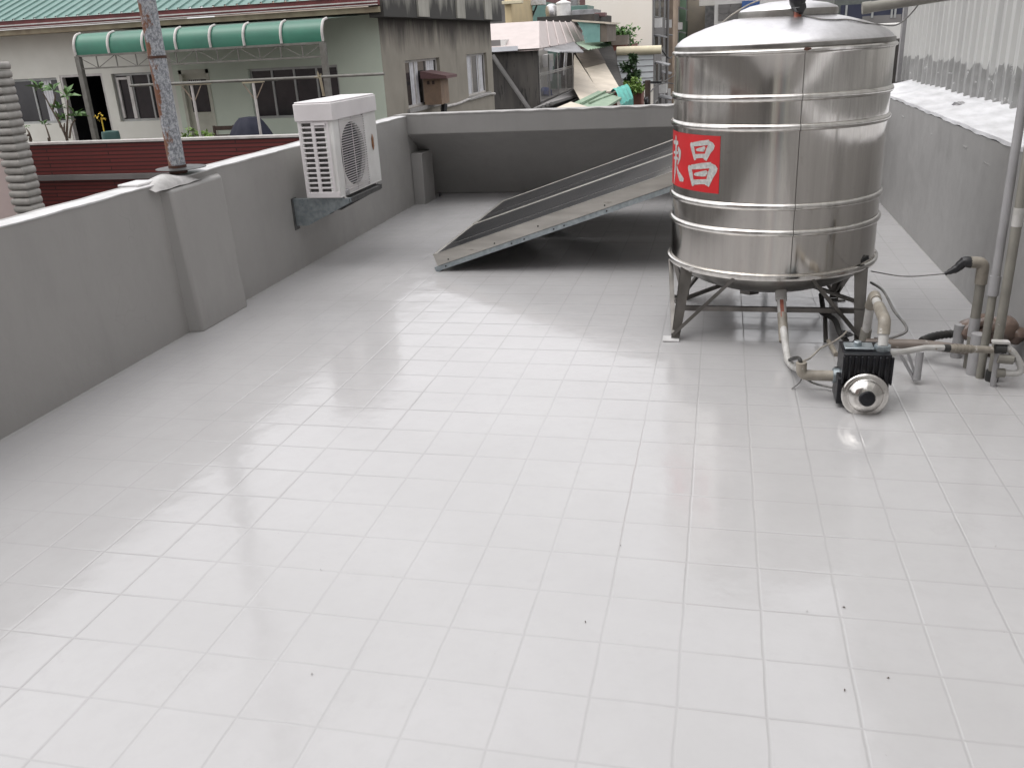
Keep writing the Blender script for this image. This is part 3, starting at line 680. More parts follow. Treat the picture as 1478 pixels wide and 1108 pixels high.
# stand
t = thing('tank_stand', 'stainless angle-leg stand carrying the water tank', 'stand', (TX, TY, 0))
mb = MB(); mb.lathe([(TR-.03, Zb-.018), (TR+.016, Zb-.018), (TR+.022, Zb-.004), (TR+.020, Zb+.010), (TR+.010, Zb+.014), (TR+.003, Zb+.008)], (TX, TY, 0), 128); mb.build('rim', 'steel_rib', t)
feet = [(-.52, -.425), (.475, -.43), (-.50, .40), (.44, .42)]
mids = []
for i, (fx, fy) in enumerate(feet):
    sx, sy = (1 if fx > 0 else -1), (1 if fy > 0 else -1)
    ft = V((TX+fx, TY+fy, .012)); a = math.atan2(fy, fx); tp = V((TX+(TR+.018)*math.cos(a), TY+(TR+.018)*math.sin(a), Zb-.012))
    tp = V((TX+sx*.482, TY+sy*.305, Zb-.012))
    mb = MB(); th = .004
    w1, w2 = .045, .068   # narrow at the foot, wide at the rim
    for dx, dy in ((-sx, 0), (0, -sy)):
        e = V((dx, dy, 0)); o = V((0, -sy, 0))*th if dx else V((-sx, 0, 0))*th
        mb.hexa([ft, ft+e*w1, ft+e*w1+o, ft+o, tp, tp+e*w2, tp+e*w2+o, tp+o])
    lg = mb.build('leg', 'steel_dark', t)
    MB().box(ft.x-.045, ft.x+.045, ft.y-.04, ft.y+.045, .001, .010).build('foot_pad', 'cap_white' if i == 0 else 'steel_dark', lg, bevel=.002)
    # braces from the foot up to the rim
    for da in (.50, -.50) if fy > 0 else ((.52, -.52) if sx < 0 else (-.50,)):
        a2 = a+da; br = V((TX+(TR+.006)*math.cos(a2), TY+(TR+.006)*math.sin(a2), Zb-.015))
        mb = MB(); mb.bar(ft+V((-sx*.012, -sy*.006, .02)), br, .024, .018); mb.build('brace', 'steel_dark', t)
    mids.append(ft.lerp(tp, .42))
m0, m1 = mids[0], mids[1]
mb = MB(); mb.bar(m0+V((.012, .012, 0)), m1+V((-.012, .012, 0)), .02, .026); mb.build('cross_bar', 'steel_dark', t)
for i, j in ((0, 3), (1, 2)):
    mb = MB(); a = mids[i]+V((0, .02, .03)); b = mids[j]; z = .0
    mb.bar(a, a.lerp(b, .46)+V((0, 0, .10)), .022, .016); mb.build('strut', 'steel_dark', t)
mb = MB(); mb.bar(mids[2], mids[3], .02, .022); mb.build('cross_bar', 'steel_dark', t)
c = aY(1001, 388, TY-TR-.0); c = on_cyl(1000, 389, TR+.02)
mb = MB(); mb.bar(c+V((-.02, 0, -.002)), c+V((.02, 0, .006)), .012, .018); mb.build('clamp', 'alu_edge', t)
c = on_cyl(1251, 374, TR+.02)
mb = MB(); mb.bar(c+V((-.03, -.004, -.01)), c+V((.01, .03, .004)), .012, .02); mb.build('clamp', 'black', t)

# ================================================================== SOLAR COLLECTOR
t = thing('solar_collector', 'tilted solar water heater collector with aluminium frame lying on the roof', 'solar panel', (-.21, 4.31, 0))
A0 = V((-.212, 4.31, .0)); L = 2.35; sl = math.atan2(.565, 1.71); ux = V((math.cos(sl), 0, math.sin(sl))); uy = V((0, 1, 0)); un = V((-math.sin(sl), 0, math.cos(sl)))
WY = 2.28
def pbox(mb, a0, a1, b0, b1, c0, c1):
    f = lambda a, b, c: A0+ux*a+uy*b+un*c
    return mb.hexa([f(a0, b0, c0), f(a1, b0, c0), f(a1, b1, c0), f(a0, b1, c0), f(a0, b0, c1), f(a1, b0, c1), f(a1, b1, c1), f(a0, b1, c1)])
for k in (0, 1):
    b0 = .0+k*1.145; b1 = b0+1.125
    mb = MB(); pbox(mb, .02, L, b0, b0+.022, .038, .125); pbox(mb, .02, L, b1-.022, b1, .038, .125); pbox(mb, .02, .042, b0+.022, b1-.022, .038, .125); pbox(mb, L-.022, L, b0+.022, b1-.022, .038, .125)
    fr = mb.build('frame', 'alu', t, bevel=.002)
    mb = MB(); pbox(mb, .016, L+.004, b0-.002, b0+.005, .125, .128); pbox(mb, .016, L+.004, b1-.005, b1+.002, .125, .128); pbox(mb, .016, .03, b0+.012, b1-.012, .125, .129); mb.build('edge_strip', 'alu', fr)
    mb = MB(); pbox(mb, .042, L-.022, b0+.022, b1-.022, .050, .1243); mb.build('glass_pane', 'collector', t)
for b in (.30, 1.45): mb = MB(); pbox(mb, .042, L-.03, b-.003, b+.003, .1245, .1262); mb.build('glazing_bar', 'alu_edge', t)
for b in (.004, WY-.04): mb = MB(); pbox(mb, -.01, L+.2, b, b+.03, .0, .036); mb.build('rail', 'galv', t, bevel=.002)
mb = MB(); pbox(mb, -.012, .03, -.004, WY, -.004, .0); mb.build('toe_angle', 'galv', t)
for a in (.08, .62, .72, .95, 1.03, 1.35, 1.9):
    o = A0+ux*a+uy*.004+un*.018; MB().tube([o, o-uy*.006], .006, 8).build('bolt', 'rubber', t)
for a in (.12, .5, .85, 1.35):
    o = A0+ux*a+un*(.06 if a != .85 else .075); MB().tube([o, o-uy*.004], .006, 8).build('bolt', 'rubber', t)
for yb in (.02, WY-.03):
    mb = MB(); p = A0+ux*(L+.15)+uy*yb; mb.bar((p.x, p.y, 0), p, .035, .035); mb.build('leg', 'galv', t)

# ================================================================== AIR CONDITIONER
ax0, ax1, ay0, ay1, az0, az1 = -1.205, -.925, 4.35, 5.20, .548, 1.24
t = thing('air_conditioner', 'white outdoor air conditioner unit on a steel bracket at the left wall', 'air conditioner', (ax0, ay0, az0))
mb = MB()
LZ = az1-.135   # lower edge of the lid
# shell: corner posts, back, front panel with round opening
mb.box(ax1-.03, ax1-.002, ay0, ay0+.10, az0+.012, LZ)               # corner post at the grille
mb.box(ax1-.03, ax1-.002, ay0+.60, ay1, az0+.012, LZ)               # service panel
mb.box(ax0, ax1, ay1-.01, ay1, az0+.012, LZ); mb.box(ax0, ax0+.01, ay0, ay1-.01, az0+.012, LZ)
mb.box(ax0, ax1, ay0, ay1, az0, az0+.012)
mb.box(ax0, ax0+.03, ay0-.001, ay0+.03, az0+.012, LZ); mb.box(ax1-.075, ax1-.03, ay0, ay0+.02, az0+.012, LZ)
mb.build('casing', 'white_metal', t, bevel=.004)
mb = MB()
mb.box(ax0-.012, ax1+.012, ay0-.014, ay1+.014, LZ, az1-.012)
mb.box(ax0-.004, ax1+.004, ay0-.006, ay1+.006, az1-.012, az1)
mb.build('lid', 'white_plastic', t, bevel=.018, seg=3)
mb = MB()
cyc, czc, cr = ay0+.35, (az0+LZ)/2+.005, .235
# front panel with opening
n = 48; yl, yr, zl, zh = ay0+.10, ay0+.60, az0+.012, LZ
ring = [(ax1-.012, cyc+cr*math.cos(2*PI*k/n), czc+cr*math.sin(2*PI*k/n)) for k in range(n)]
outer = []
for k in range(n):
    c_, s_ = math.cos(2*PI*k/n), math.sin(2*PI*k/n); m_ = max(abs(c_)/((yr-yl)/2), abs(s_)/((zh-zl)/2))
    outer.append((ax1-.012, (yl+yr)/2+c_/m_, (zl+zh)/2+s_/m_))
mb.add(ring+outer, [(k, (k+1) % n, n+(k+1) % n, n+k) for k in range(n)])
mb.lathe([(cr, 0), (cr, -.03)], (ax1-.012, cyc, czc), 48, axis=(1, 0, 0))
mb.build('front_panel', 'white_metal', t)
mb = MB(); mb.lathe([(cr+.02, -.05), (.001, -.05)], (ax1-.012, cyc, czc), 40, axis=(1, 0, 0)); mb.build('fan_well', 'black', t)
mb = MB()
for k in range(3):
    a = k*2*PI/3
    mb.grid(lambda u, v: (ax1-.05+.012*math.sin(v*1.2), cyc+(.05+.165*u)*math.cos(a+v*1.2), czc+(.05+.165*u)*math.sin(a+v*1.2)), 4, 8)
mb.lathe([(.05, -.03), (.045, -.02), (.001, -.018)], (ax1-.01, cyc, czc), 24, axis=(1, 0, 0)); mb.build('fan', 'rubber', t)
mb = MB()   # horizontal wire grille across the whole panel
nz = 30
for i in range(nz):
    z = zl+.012+(zh-zl-.024)*i/(nz-1); mb.bar((ax1+.002, yl+.004, z), (ax1+.002, yr-.006, z), .005, .0044)
for yv in (yl+.02, cyc, yr-.02): mb.bar((ax1-.004, yv, zl), (ax1-.004, yv, zh), .004, .004)
mb.build('fan_grille', 'white_plastic', t)
mb = MB(); mb.box(ax0+.012, ax1-.035, ay0+.022, ay0+.05, az0+.02, LZ-.004); mb.build('fin_block', 'fin', t)
mb = MB(); gx0, gx1 = ax0+.004, ax1-.04; gz0, gz1 = az0+.04, LZ
for i in range(15):
    z = gz0+(gz1-gz0)*i/14.2; mb.box(gx0, gx1, ay0-.002, ay0+.014, z-.006, z+.006)
for x, w_ in ((gx0+.008, .020), ((gx0+gx1)/2-.004, .026), (gx1-.008, .02)): mb.box(x-w_/2, x+w_/2, ay0-.004, ay0+.016, az0+.012, LZ)
mb.box(gx0, ax1-.01, ay0-.005, ay0+.012, az0+.006, az0+.045); mb.build('side_grille', 'white_plastic', t, bevel=.002)
mb = MB(); mb.box((gx0+gx1)/2+.012, (gx0+gx1)/2+.10, ay0-.012, ay0, LZ-.03, LZ-.012); mb.build('handle_lip', 'white_plastic', t)
mb = MB(); mb.lathe([(.0, 0), (.062, 0), (.066, .002), (.06, .005), (.0, .007)], (ax1, ay0+.73, czc+.04), 6, axis=(1, 0, 0))
o = mb.build('badge', 'badge', t)
for v in o.data.vertices: v.co.y = (v.co.y-.73)*.36+.73
mb = MB(); mb.box(ax1-.03, ax1+.008, ay0+.085, ay0+.15, az0+.0, az0+.05); mb.build('corner_clip', 'pvc_grey', t, bevel=.01)
t = thing('wall_bracket', 'galvanised steel bracket holding the air conditioner off the left wall', 'bracket', (LX, ay0, .4))
zt = az0-.012
for yy in (ay0+.03, ay1-.17):
    mb = MB(); pts = [(LX+.004, yy, zt), (ax1+.05, yy, zt), (ax1+.05, yy, zt-.028), (LX+.10, yy, zt-.20), (LX+.004, yy, zt-.20)]
    mb.prism(pts, (0, .004, 0)); mb.box(LX+.004, ax1+.05, yy, yy+.04, zt, zt+.004); mb.box(ax1+.046, ax1+.05, yy, yy+.03, zt-.03, zt)
    arm = mb.build('arm', 'galv' if yy < 4.6 else 'galv_dark', t)
    MB().box(LX+.001, LX+.006, yy-.03, yy+.05, zt-.23, zt+.01).build('wall_plate', 'galv_dark', arm)
    mb = MB(); mb.tube([(ax1+.01, yy+.02, zt+.004), (ax1+.01, yy+.02, zt+.014)], .014, 10); mb.build('rubber_foot', 'alu_edge', arm)
mb = MB(); mb.box(ax1+.02, ax1+.05, ay0+.07, ay1-.17, zt-.035, zt-.002); mb.build('front_rail', 'galv_dark', t)

# ================================================================== PUMP AND PIPES
pc = aY(1249, 571, 1.93)
t = thing('water_pump', 'small black water pump with polished steel dome end on the floor', 'pump', (pc.x, pc.y, 0))
axd = V((.02, -1, .10)).normalized()
PS = .87
mb = MB(); mb.lathe([(a_*PS, b_*PS) for a_, b_ in [(.100, -.07), (.108, -.06), (.1125, -.014), (.111, -.005), (.106, .000), (.096, .003), (.086, .004), (.083, .006), (.081, .014), (.074, .024), (.062, .036), (.048, .044), (.034, .048)]], pc, 48, axis=axd); mb.build('motor_dome', 'steel_rib', t, sharp=50)
mb = MB(); mb.lathe([(.034, .034), (.034, .048), (.030, .055), (.0, .058)], pc, 28, axis=axd); cp = mb.build('end_cap', 'black_paint', t)
back = -axd
mb = MB()
mb.lathe([(.085, .05), (.09, .06), (.09, .24), (.08, .27), (.0, .28)], pc, 10, axis=back, cap0=True)
for k in range(10):
    a = k*PI/5; o = V((math.cos(a), 0, math.sin(a))); mb.bar(pc+o*.092+back*.06, pc+o*.092+back*.24, .008, .022, up=o)
b0 = pc+back*.10
mb.box(pc.x-.095, pc.x+.10, pc.y+.05, pc.y+.23, .09, .252)
for k in range(9): mb.box(pc.x-.098+.0245*k, pc.x-.088+.0245*k, pc.y+.035, pc.y+.05, .12, .246)
mb.box(pc.x-.11, pc.x-.05, pc.y+.05, pc.y+.20, .02, .14)
mb.build('motor_body', 'black_paint', t, bevel=.006)
mb = MB(); mb.box(pc.x-.085, pc.x+.035, pc.y+.10, pc.y+.18, .254, .264); mb.lathe([(.018, 0), (.018, .018), (.0, .02)], (pc.x-.03, pc.y+.14, .264), 6); mb.build('top_plate', 'galv', t, bevel=.003)
mb = MB(); mb.box(pc.x-.07, pc.x+.07, pc.y+.06, pc.y+.24, .001, .03); mb.build('base', 'black_paint', t)
mb = MB(); mb.tube([(pc.x-.12, pc.y+.15, .115), (pc.x-.075, pc.y+.15, .115)], .034, 14); mb.build('inlet_port', 'galv', t)
mb = MB(); mb.tube([(pc.x+.07, pc.y+.12, .24), (pc.x+.07, pc.y+.12, .275)], .034, 8); mb.build('outlet_port', 'galv', t)

PT = lambda px, py, Y: aY(px, py, Y)
# tank outlet pipe down to the pump
a = PT(1127, 421, 2.86); b = PT(1130, 470, 2.72); c = PT(1137, 519, 2.5)
t = thing('outlet_pipe', 'white and beige pipe from under the tank down to pump inlet', 'pipe', (c.x, c.y, 0))
mb = MB(); mb.tube([a, a.lerp(b, .5), b, b.lerp(c, .5), c], [.024, .023, .019, .018, .018], 14); mb.build('riser', 'pvc_white', t)
d = (b-a).normalized()
mb = MB(); mb.tube([b-d*.07, b+d*.09], .0245, 14); mb.build('coupling', 'pvc_beige', t)
mb = MB(); mb.tube([a, a+d*.05], .030, 14); mb.build('valve_body', 'pvc_white', t)
mb = MB(); q1 = a+d*.04+V((0, -.028, 0)); mb.bar(q1, q1+d*.10, .018, .007); mb.build('valve_handle', 'copper', t)
e0 = c; e1 = PT(1150, 531, 2.36); e2 = PT(1152, 541, 2.2); e3 = V((pc.x-.09, pc.y+.15, .115)); e2 = V((e1.x+.01, e3.y, .06))
mb = MB(); mb.tube(bend([e0, V((e0.x+.01, e0.y-.05, .028)), V((e1.x-.02, e1.y, .05)), V((e1.x, e3.y+.06, .115)), ], .03), .018, 12); mb.build('lower_bend', 'pvc_white', t)
g1 = PT(1158, 541, pc.y+.15)
mb = MB(); mb.tube(bend([g1+V((-.008, .0, .06)), g1+V((-.004, 0, 0)), (e3.x-.02, e3.y, g1.z), e3+V((0, 0, g1.z-e3.z))], .035), .024, 14); mb.build('inlet_elbow', 'pvc_beige', t)
# black hose loop round the elbow
mb = MB(); mb.tube(curve([PT(1140, 519, 2.45), PT(1146, 517, 2.2), PT(1153, 517, 2.1), PT(1156, 524, 2.08), PT(1157, 532, 2.08)]), .009, 8)
tag(mb.build('rubber_hose', 'rubber'), 'short black rubber hose looped by the pump inlet elbow', 'hose')
# discharge arch
t = thing('discharge_pipe', 'arched white and beige pipe rising from pump beside right tank leg', 'pipe', (pc.x+.07, pc.y+.12, 0))
P0 = V((pc.x+.07, pc.y+.12, .27)); P1 = PT(1277, 462, pc.y+.16); P2 = PT(1262, 428, 2.55); P3 = PT(1256, 442, 2.62); P4 = PT(1250, 480, 2.68); P5 = PT(1246, 500, 2.7)
mb = MB(); mb.tube([P0, P0.lerp(P1, .5)], .021, 14); mb.build('riser', 'pvc_white', t)
mb = MB(); mb.tube(bend([P0.lerp(P1, .45), P1, P1.lerp(P2, .55)], .05), .026, 14); mb.build('elbow', 'pvc_beige', t)
mb = MB(); mb.tube([P1.lerp(P2, .5), P2], .020, 14); mb.build('arch', 'pvc_white', t)
mb = MB(); mb.tube(bend([P1.lerp(P2, .8), P2+V((0, 0, .01)), P3], .03), .026, 14); mb.build('union', 'pvc_beige', t)
mb = MB(); mb.tube([P3, P4], .021, 14); mb.build('drop_pipe', 'pvc_white', t)
mb = MB(); mb.tube([P4+V((0, 0, .02)), V((P5.x, P5.y, .03))], .027, 14); mb.build('foot_socket', 'pvc_olive', t)
# horizontal pipes to the right
mb = MB(); a = PT(1250, 495, 2.66); b = PT(1330, 497, 2.60); c = PT(1436, 509, 2.46)
mb.tube([a, b, c], .024, 14); tag(mb.build('supply_pipe', 'pipe_brown'), 'brown horizontal pipe running from tank stand to the wall pipes', 'pipe')
t = thing('branch_pipe', 'thin white pipe from pump with beige threaded coupling at its right end', 'pipe', (2.6, 2.1, 0))
a = V((pc.x+.08, pc.y+.12, .215)); a = PT(1272, 513, pc.y+.14); b = PT(1335, 502, 2.2); c = PT(1362, 502, 2.25); d = PT(1432, 505, 2.3)
mb = MB(); mb.tube([a, b, c], .0135, 12); mb.build('tube', 'pvc_white', t)
mb = MB(); mb.tube([c, c.lerp(d, .12)], .017, 12); mb.build('black_tape', 'rubber', t)
mb = MB(); mb.tube([c.lerp(d, .1), d], .0165, 14)
for k in range(6): mb.tube([c.lerp(d, .2+.07*k), c.lerp(d, .235+.07*k)], .0195, 14)
mb.build('threaded_coupling', 'pvc_beige', t)
# V shaped support under the branch pipe
mb = MB(); b0 = PT(1322, 547, 2.3); b0.z = .002
mb.tube([PT(1328, 508, 2.33), b0+V((.004, 0, .02))], .017, 12); mb.bar(PT(1299, 510, 2.34), b0+V((0, .02, .01)), .018, .012); mb.bar(PT(1310, 508, 2.34), b0+V((.01, .02, .01)), .014, .01)
tag(mb.build('pipe_support', 'pvc_grey'), 'grey V-shaped support standing under the white branch pipe', 'support')
# corrugated black hose
mb = MB(); pts = curve([PT(1330, 492, 2.62), PT(1350, 485, 2.7), PT(1375, 482, 2.75), PT(1398, 486, 2.75)], 8)
mb.tube(pts, [.018+.004*(i % 2) for i in range(len(pts))], 10); tag(mb.build('corrugated_hose', 'rubber'), 'black corrugated hose behind the brown horizontal pipe', 'hose')
# standing elbow pipe
B = PT(1397, 530, 2.56); B = aZ(1397, 530, 0)
t = thing('vent_pipe', 'short standing pipe with beige elbow and black taped end', 'pipe', (B.x, B.y, 0))
top = PT(1404, 379, B.y); top.x = B.x
mb = MB(); mb.tube([(B.x, B.y, .0), (B.x, B.y, top.z-.04)], .022, 14); mb.build('standpipe', 'pvc_olive', t)
mb = MB(); mb.tube([(B.x, B.y, .16), (B.x, B.y, .25)], .024, 14); mb.build('sleeve', 'pvc_grey', t)
mb = MB(); mb.tube(bend([(B.x, B.y, top.z-.10), (B.x, B.y, top.z), (B.x-.06, B.y-.005, top.z+.003)], .035), .027, 14); mb.build('elbow', 'pvc_beige', t)
mb = MB(); q0 = V((B.x-.055, B.y-.005, top.z+.002)); mb.tube(curve([q0, q0+V((-.03, 0, .0)), q0+V((-.06, 0, -.03)), q0+V((-.105, 0, -.055))], 5), [.027]*6+[.022]*3+[.019]*3+[.014]*2+[.009]*2, 12); mb.build('black_tape', 'black', t)
wire0 = q0+V((-.105, 0, -.055))
mb = MB(); e = on_cyl(1256, 402, TR); mb.tube(curve([wire0, wire0.lerp(V((e.x, e.y, .33)), .5)+V((0, 0, -.02)), V((e.x, e.y, .33))]), .003, 6)
tag(mb.build('cable', 'cable'), 'thin dark cable stretched from taped elbow to the tank', 'cable')
# two tall pipes
B = aZ(1414, 545, 0); tp = aY(1478, 70, B.y)
t = thing('tall_pipe', 'tall pale grey pipe, left one of the two beside the right wall', 'pipe', (B.x, B.y, 0))
mb = MB(); mb.tube([(B.x, B.y, 0), (B.x, B.y, .45)], .018, 14); mb.build('lower_length', 'pvc_olive', t)
mb = MB(); mb.tube([(B.x, B.y, .45), (B.x, B.y, 3.2)], .019, 14); mb.build('upper_length', 'pvc_grey', t)
mb = MB(); mb.tube([(B.x, B.y, .40), (B.x, B.y, .49)], .0235, 14); mb.build('coupling', 'pvc_grey', t)
B = aZ(1431, 549, 0)
t = thing('tall_pipe', 'tall olive brown pipe, right one of the two beside the right wall', 'pipe', (B.x, B.y, 0))
mb = MB(); mb.tube([(B.x, B.y, 0), (B.x, B.y, 3.2)], .021, 14); mb.build('length', 'pvc_olive', t)
mb = MB(); mb.tube([(B.x, B.y, .0), (B.x, B.y, .05)], .028, 14); mb.build('taped_foot', 'rubber', t)
mb = MB(); mb.tube([(B.x, B.y, .72), (B.x, B.y, .80)], .0225, 14); mb.build('paint_patch', 'pvc_white', t)
# brown wrapped lump
mb = MB(); y_ = 2.72
for px, py, rx, rz in ((1397, 476, .05, .055), (1415, 468, .06, .060), (1430, 476, .06, .062), (1448, 473, .07, .062), (1464, 482, .05, .045)):
    c = aY(px, py, y_); mb.blob(c, (rx, .07, rz), 22, .07)
for k in range(2):
    c = aY(1414+k*8, 472+k*10, y_-.08); mb.tube(curve([c+V((-.04, .03, -.03)), c+V((-.02, 0, .01)), c+V((.02, -.005, .03)), c+V((.05, .01, .03))]), [.012]*4+[.020]*18+[.012]*3, 10)
c = aY(1474, 478, y_); mb.tube([c+V((-.05, 0, .0)), c+V((.06, 0, -.005))], .02, 10)
tag(mb.build('wrapped_joint', 'brown_wrap'), 'lumpy brown shiny wrapping round pipe joints at the right wall', 'wrapping')
# stubs standing under it
for px, py, h, r, m_, lb in ((1383, 520, .17, .026, 'pvc_grey', 'short grey pipe stub, leftmost one under the brown wrapping'), (1409, 545, .2, .034, 'pvc_grey', 'thick grey pipe stub between the vent pipe and tall pipes')):
    B = aZ(px, py, 0); B.y += .05
    mb = MB(); mb.tube([(B.x, B.y, 0), (B.x, B.y, h)], r, 16); tag(mb.build('pipe_stub', m_), lb, 'pipe')
# valve assembly at the far right
t = thing('valve_assembly', 'pale pipe loop with flat white tap handle at the right wall foot', 'valve', (3.1, 2.2, 0))
v = lambda px, py, Y=2.3: aY(px, py, Y)
mb = MB(); b0 = aZ(1433, 557, 0); mb.tube(bend([b0, b0+V((.0, 0, .12)), v(1440, 512), v(1448, 500)], .02), .014, 12); mb.build('riser', 'pvc_grey', t)
mb = MB(); mb.bar(v(1432, 493), v(1457, 494), .035, .014); mb.build('handle', 'pvc_white', t, bevel=.003)
mb = MB(); mb.tube([v(1436, 503), v(1452, 503)], .022, 12); mb.tube([v(1440, 517), v(1464, 517)], .018, 12); mb.build('valve_body', 'rubber', t)
mb = MB(); mb.tube(bend([v(1452, 500), v(1462, 508), v(1470, 520), v(1475, 532), v(1470, 539), v(1446, 538)], .02), .0155, 12); mb.build('loop', 'pvc_white', t)
mb = MB(); mb.tube([v(1438, 538), v(1450, 538)], .021, 12); mb.tube([v(1440, 517, 2.29), v(1462, 519, 2.29)], .0215, 10); mb.build('union', 'pvc_olive', t)
# cables
def wire(name, pts, r, m_, lb): mb = MB(); mb.tube(curve(pts, 7), r, 7); return tag(mb.build(name, m_), lb, 'cable')
wire('cable', [on_cyl(1258, 400, TR)+V((0, 0, -.03)), PT(1275, 420, 2.9), PT(1290, 448, 2.8), PT(1306, 468, 2.7), PT(1308, 478, 2.66), PT(1295, 485, 2.66), PT(1275, 490, 2.68), PT(1262, 488, 2.7)], .007, 'cable', 'grey hose-like cable looping down from the tank beside its right leg')
wire('cable', [PT(1157, 522, 2.1), PT(1170, 516, 2.2), PT(1185, 502, 2.4), PT(1200, 495, 2.5), PT(1215, 485, 2.6), PT(1222, 478, 2.65)], .0045, 'cable_light', 'beige cable curving between pump inlet and tank stand')
wire('cable', [aZ(1162, 546, .06), aZ(1175, 553, .03), aZ(1195, 558, .02), aZ(1215, 562, .03), V((pc.x-.1, pc.y+.12, .06))], .0055, 'cable', 'dark cable sagging under the beige pump inlet pipe')
wire('cable', [aZ(1158, 545, .05), aZ(1153, 553, .02), aZ(1143, 561, .005)], .0028, 'cable', 'loose thin cable end lying on the floor left of pump')
# black taped bits under the tank
t = thing('taped_joint', 'black taped pipe joint behind the right front tank leg', 'pipe', (2.3, 2.9, 0))
mb = MB(); mb.tube(curve([PT(1185, 425, 3.25), PT(1190, 450, 3.05), PT(1205, 462, 2.9), PT(1212, 480, 2.8), PT(1222, 492, 2.72)]), .014, 10); mb.build('hose', 'rubber', t)
MB().blob(PT(1192, 451, 3.05), (.035, .03, .022), 12, .2).build('black_tape', 'black', t); MB().blob(PT(1222, 482, 2.72), (.03, .03, .014), 12, .25).build('black_tape', 'black', t)
mb = MB(); mb.tube([PT(1196, 492, 2.8), aZ(1207, 512, .01)], .013, 10); mb.build('stub', 'pvc_beige', t)
mb = MB(); mb.tube([PT(1191, 458, 3.0), aZ(1192, 494, .0)], .012, 8); mb.build('prop', 'steel_dark', t)

# debris
DL = 'tiny dark dry leaf bit lying on the open painted floor'
for px, py in ((896, 787), (463, 822), (1165, 882), (1218, 876), (1282, 978), (1219, 995), (450, 972), (1437, 788), (845, 897), (940, 413)):
    c = aZ(px, py, .002); mb = MB(); a = random.uniform(0, 6); s_ = random.uniform(.003, .006)
    d = V((math.cos(a), math.sin(a), 0)); n_ = V((-d.y, d.x, 0))
    mb.add([c-d*s_, c+n_*s_*.4+V((0, 0, .002)), c+d*s_+V((0, 0, .001)), c-n_*s_*.35], [(0, 1, 2, 3)]); mb.add([c-d*s_*.5+V((0, 0, .0015)), c+n_*s_*.2+V((0, 0, .004)), c+d*s_*.6+V((0, 0, .003))], [(0, 1, 2)])
    tag(mb.build('leaf_bit', 'leaf_dry'), DL, 'leaf', 'dry leaf bits scattered on the floor')
# ================================================================== NEIGHBOURING HOUSES
X1, Y1 = V((1, 0, 0)), V((0, 1, 0)); NY, PX = V((0, -1, 0)), V((1, 0, 0))
GZ = -9
# --- green roofed house across the alley
YF = 16.0; HX = -4.9
def hx(px, py): p = aY(px, py, YF); return p.x, p.z
t = thing('green_roofed_house', 'cream and pale green house with green sheet roof across the alley', 'house', (-9, YF, GZ)); house = t
wins = [(3, 116, 82, 178, 1, [(.66, .84)]), (160, 107, 236, 174, 2, None), (357, 100, 487, 168, 3, None)]
holes = []; specs = []
for a, b, c, d, k, cu in wins:
    x0, z1 = hx(a, b); x1, z0 = hx(c, d); x1 = hx(c, b)[0]; specs.append((x0, x1, z0, z1, k, cu)); holes.append((x0, x1, z0, z1))
dx0, dz1 = hx(85, 109); dx1 = hx(147, 108)[0]; FLZ = -.72
holes.append((dx0, dx1, FLZ, dz1))
gx0, gz1 = hx(257, 102); gx1 = hx(300, 101)[0]; holes.append((gx0, gx1, FLZ, gz1))
xs_ = hx(252, 120)[0]
O = V((0, YF, 0)); mb = MB(); wall_holes(mb, O, X1, NY, -19, xs_, -3, 2.3, .16, [h for h in holes if h[1] < xs_]); mb.box(-19, xs_, YF+.16, YF+.2, GZ, -3); mb.build('wall', 'house_cream', t)
mb = MB(); wall_holes(mb, O, X1, NY, xs_, HX-.004, -3, 2.3, .16, [h for h in holes if h[0] > xs_]); mb.build('wall', 'house_green', t, label='pale green stretch of wall')
for x0, x1, z0, z1, k, cu in specs:
    wf = window(t, O, X1, NY, x0, x1, z0, z1, k, .07, 'frame_alu', 'glass_dark', .05, curtain=cu)
# light inner sash on the middle window
x0, x1, z0, z1 = specs[1][:4]
mb = MB(); wbox(mb, O, X1, NY, x0+.06, x0+.11, z0+.08, z1-.08, -.09, -.05); wbox(mb, O, X1, NY, x0+.34, x0+.42, z0+.06, z1-.06, -.09, -.045); wbox(mb, O, X1, NY, x0+.11, x0+.34, z1-.13, z1-.08, -.09, -.05); mb.build('sash', 'trim_white', wf)
# open doorway with a dark room
mb = MB()
mb.add([(dx0-.3, YF+.17, FLZ), (dx1+.3, YF+.17, FLZ), (dx1+.3, YF+3, FLZ), (dx0-.3, YF+3, FLZ), (dx0-.3, YF+.17, 2.2), (dx1+.3, YF+.17, 2.2), (dx1+.3, YF+3, 2.2), (dx0-.3, YF+3, 2.2)], [(0, 1, 2, 3), (4, 5, 6, 7), (2, 3, 7, 6), (0, 3, 7, 4), (1, 2, 6, 5)])
mb.build('room', 'dark_in', t)
mb = MB(); wbox(mb, O, X1, NY, dx0, dx0+.05, FLZ, dz1, -.12, -.01); wbox(mb, O, X1, NY, dx1-.05, dx1, FLZ, dz1, -.12, -.01); wbox(mb, O, X1, NY, dx0+.05, dx1-.05, dz1-.05, dz1, -.12, -.01); mb.build('door_frame', 'trim_white', t)
# glazed cream door
mb = MB(); wbox(mb, O, X1, NY, gx0, gx1, FLZ, gz1, -.12, -.06)
for a, b, c, d in ((gx0, gx0+.07, FLZ, gz1), (gx1-.07, gx1, FLZ, gz1), (gx0, gx1, gz1-.08, gz1)): wbox(mb, O, X1, NY, a, b, c, d, -.058, .012)
dr = mb.build('door', 'door_cream', t)
wz = hx(270, 163)[1]
mb = MB(); wbox(mb, O, X1, NY, gx0+.16, gx1-.12, wz, gz1-.2, -.058, -.05); mb.build('pane', 'glass_dark', dr)
mb = MB()
for k in range(7): x = gx0+.18+k*.045; wbox(mb, O, X1, NY, x, x+.008, gz1-.32, gz1-.2, -.049, -.04)
mb.build('grille', 'trim_white', dr)
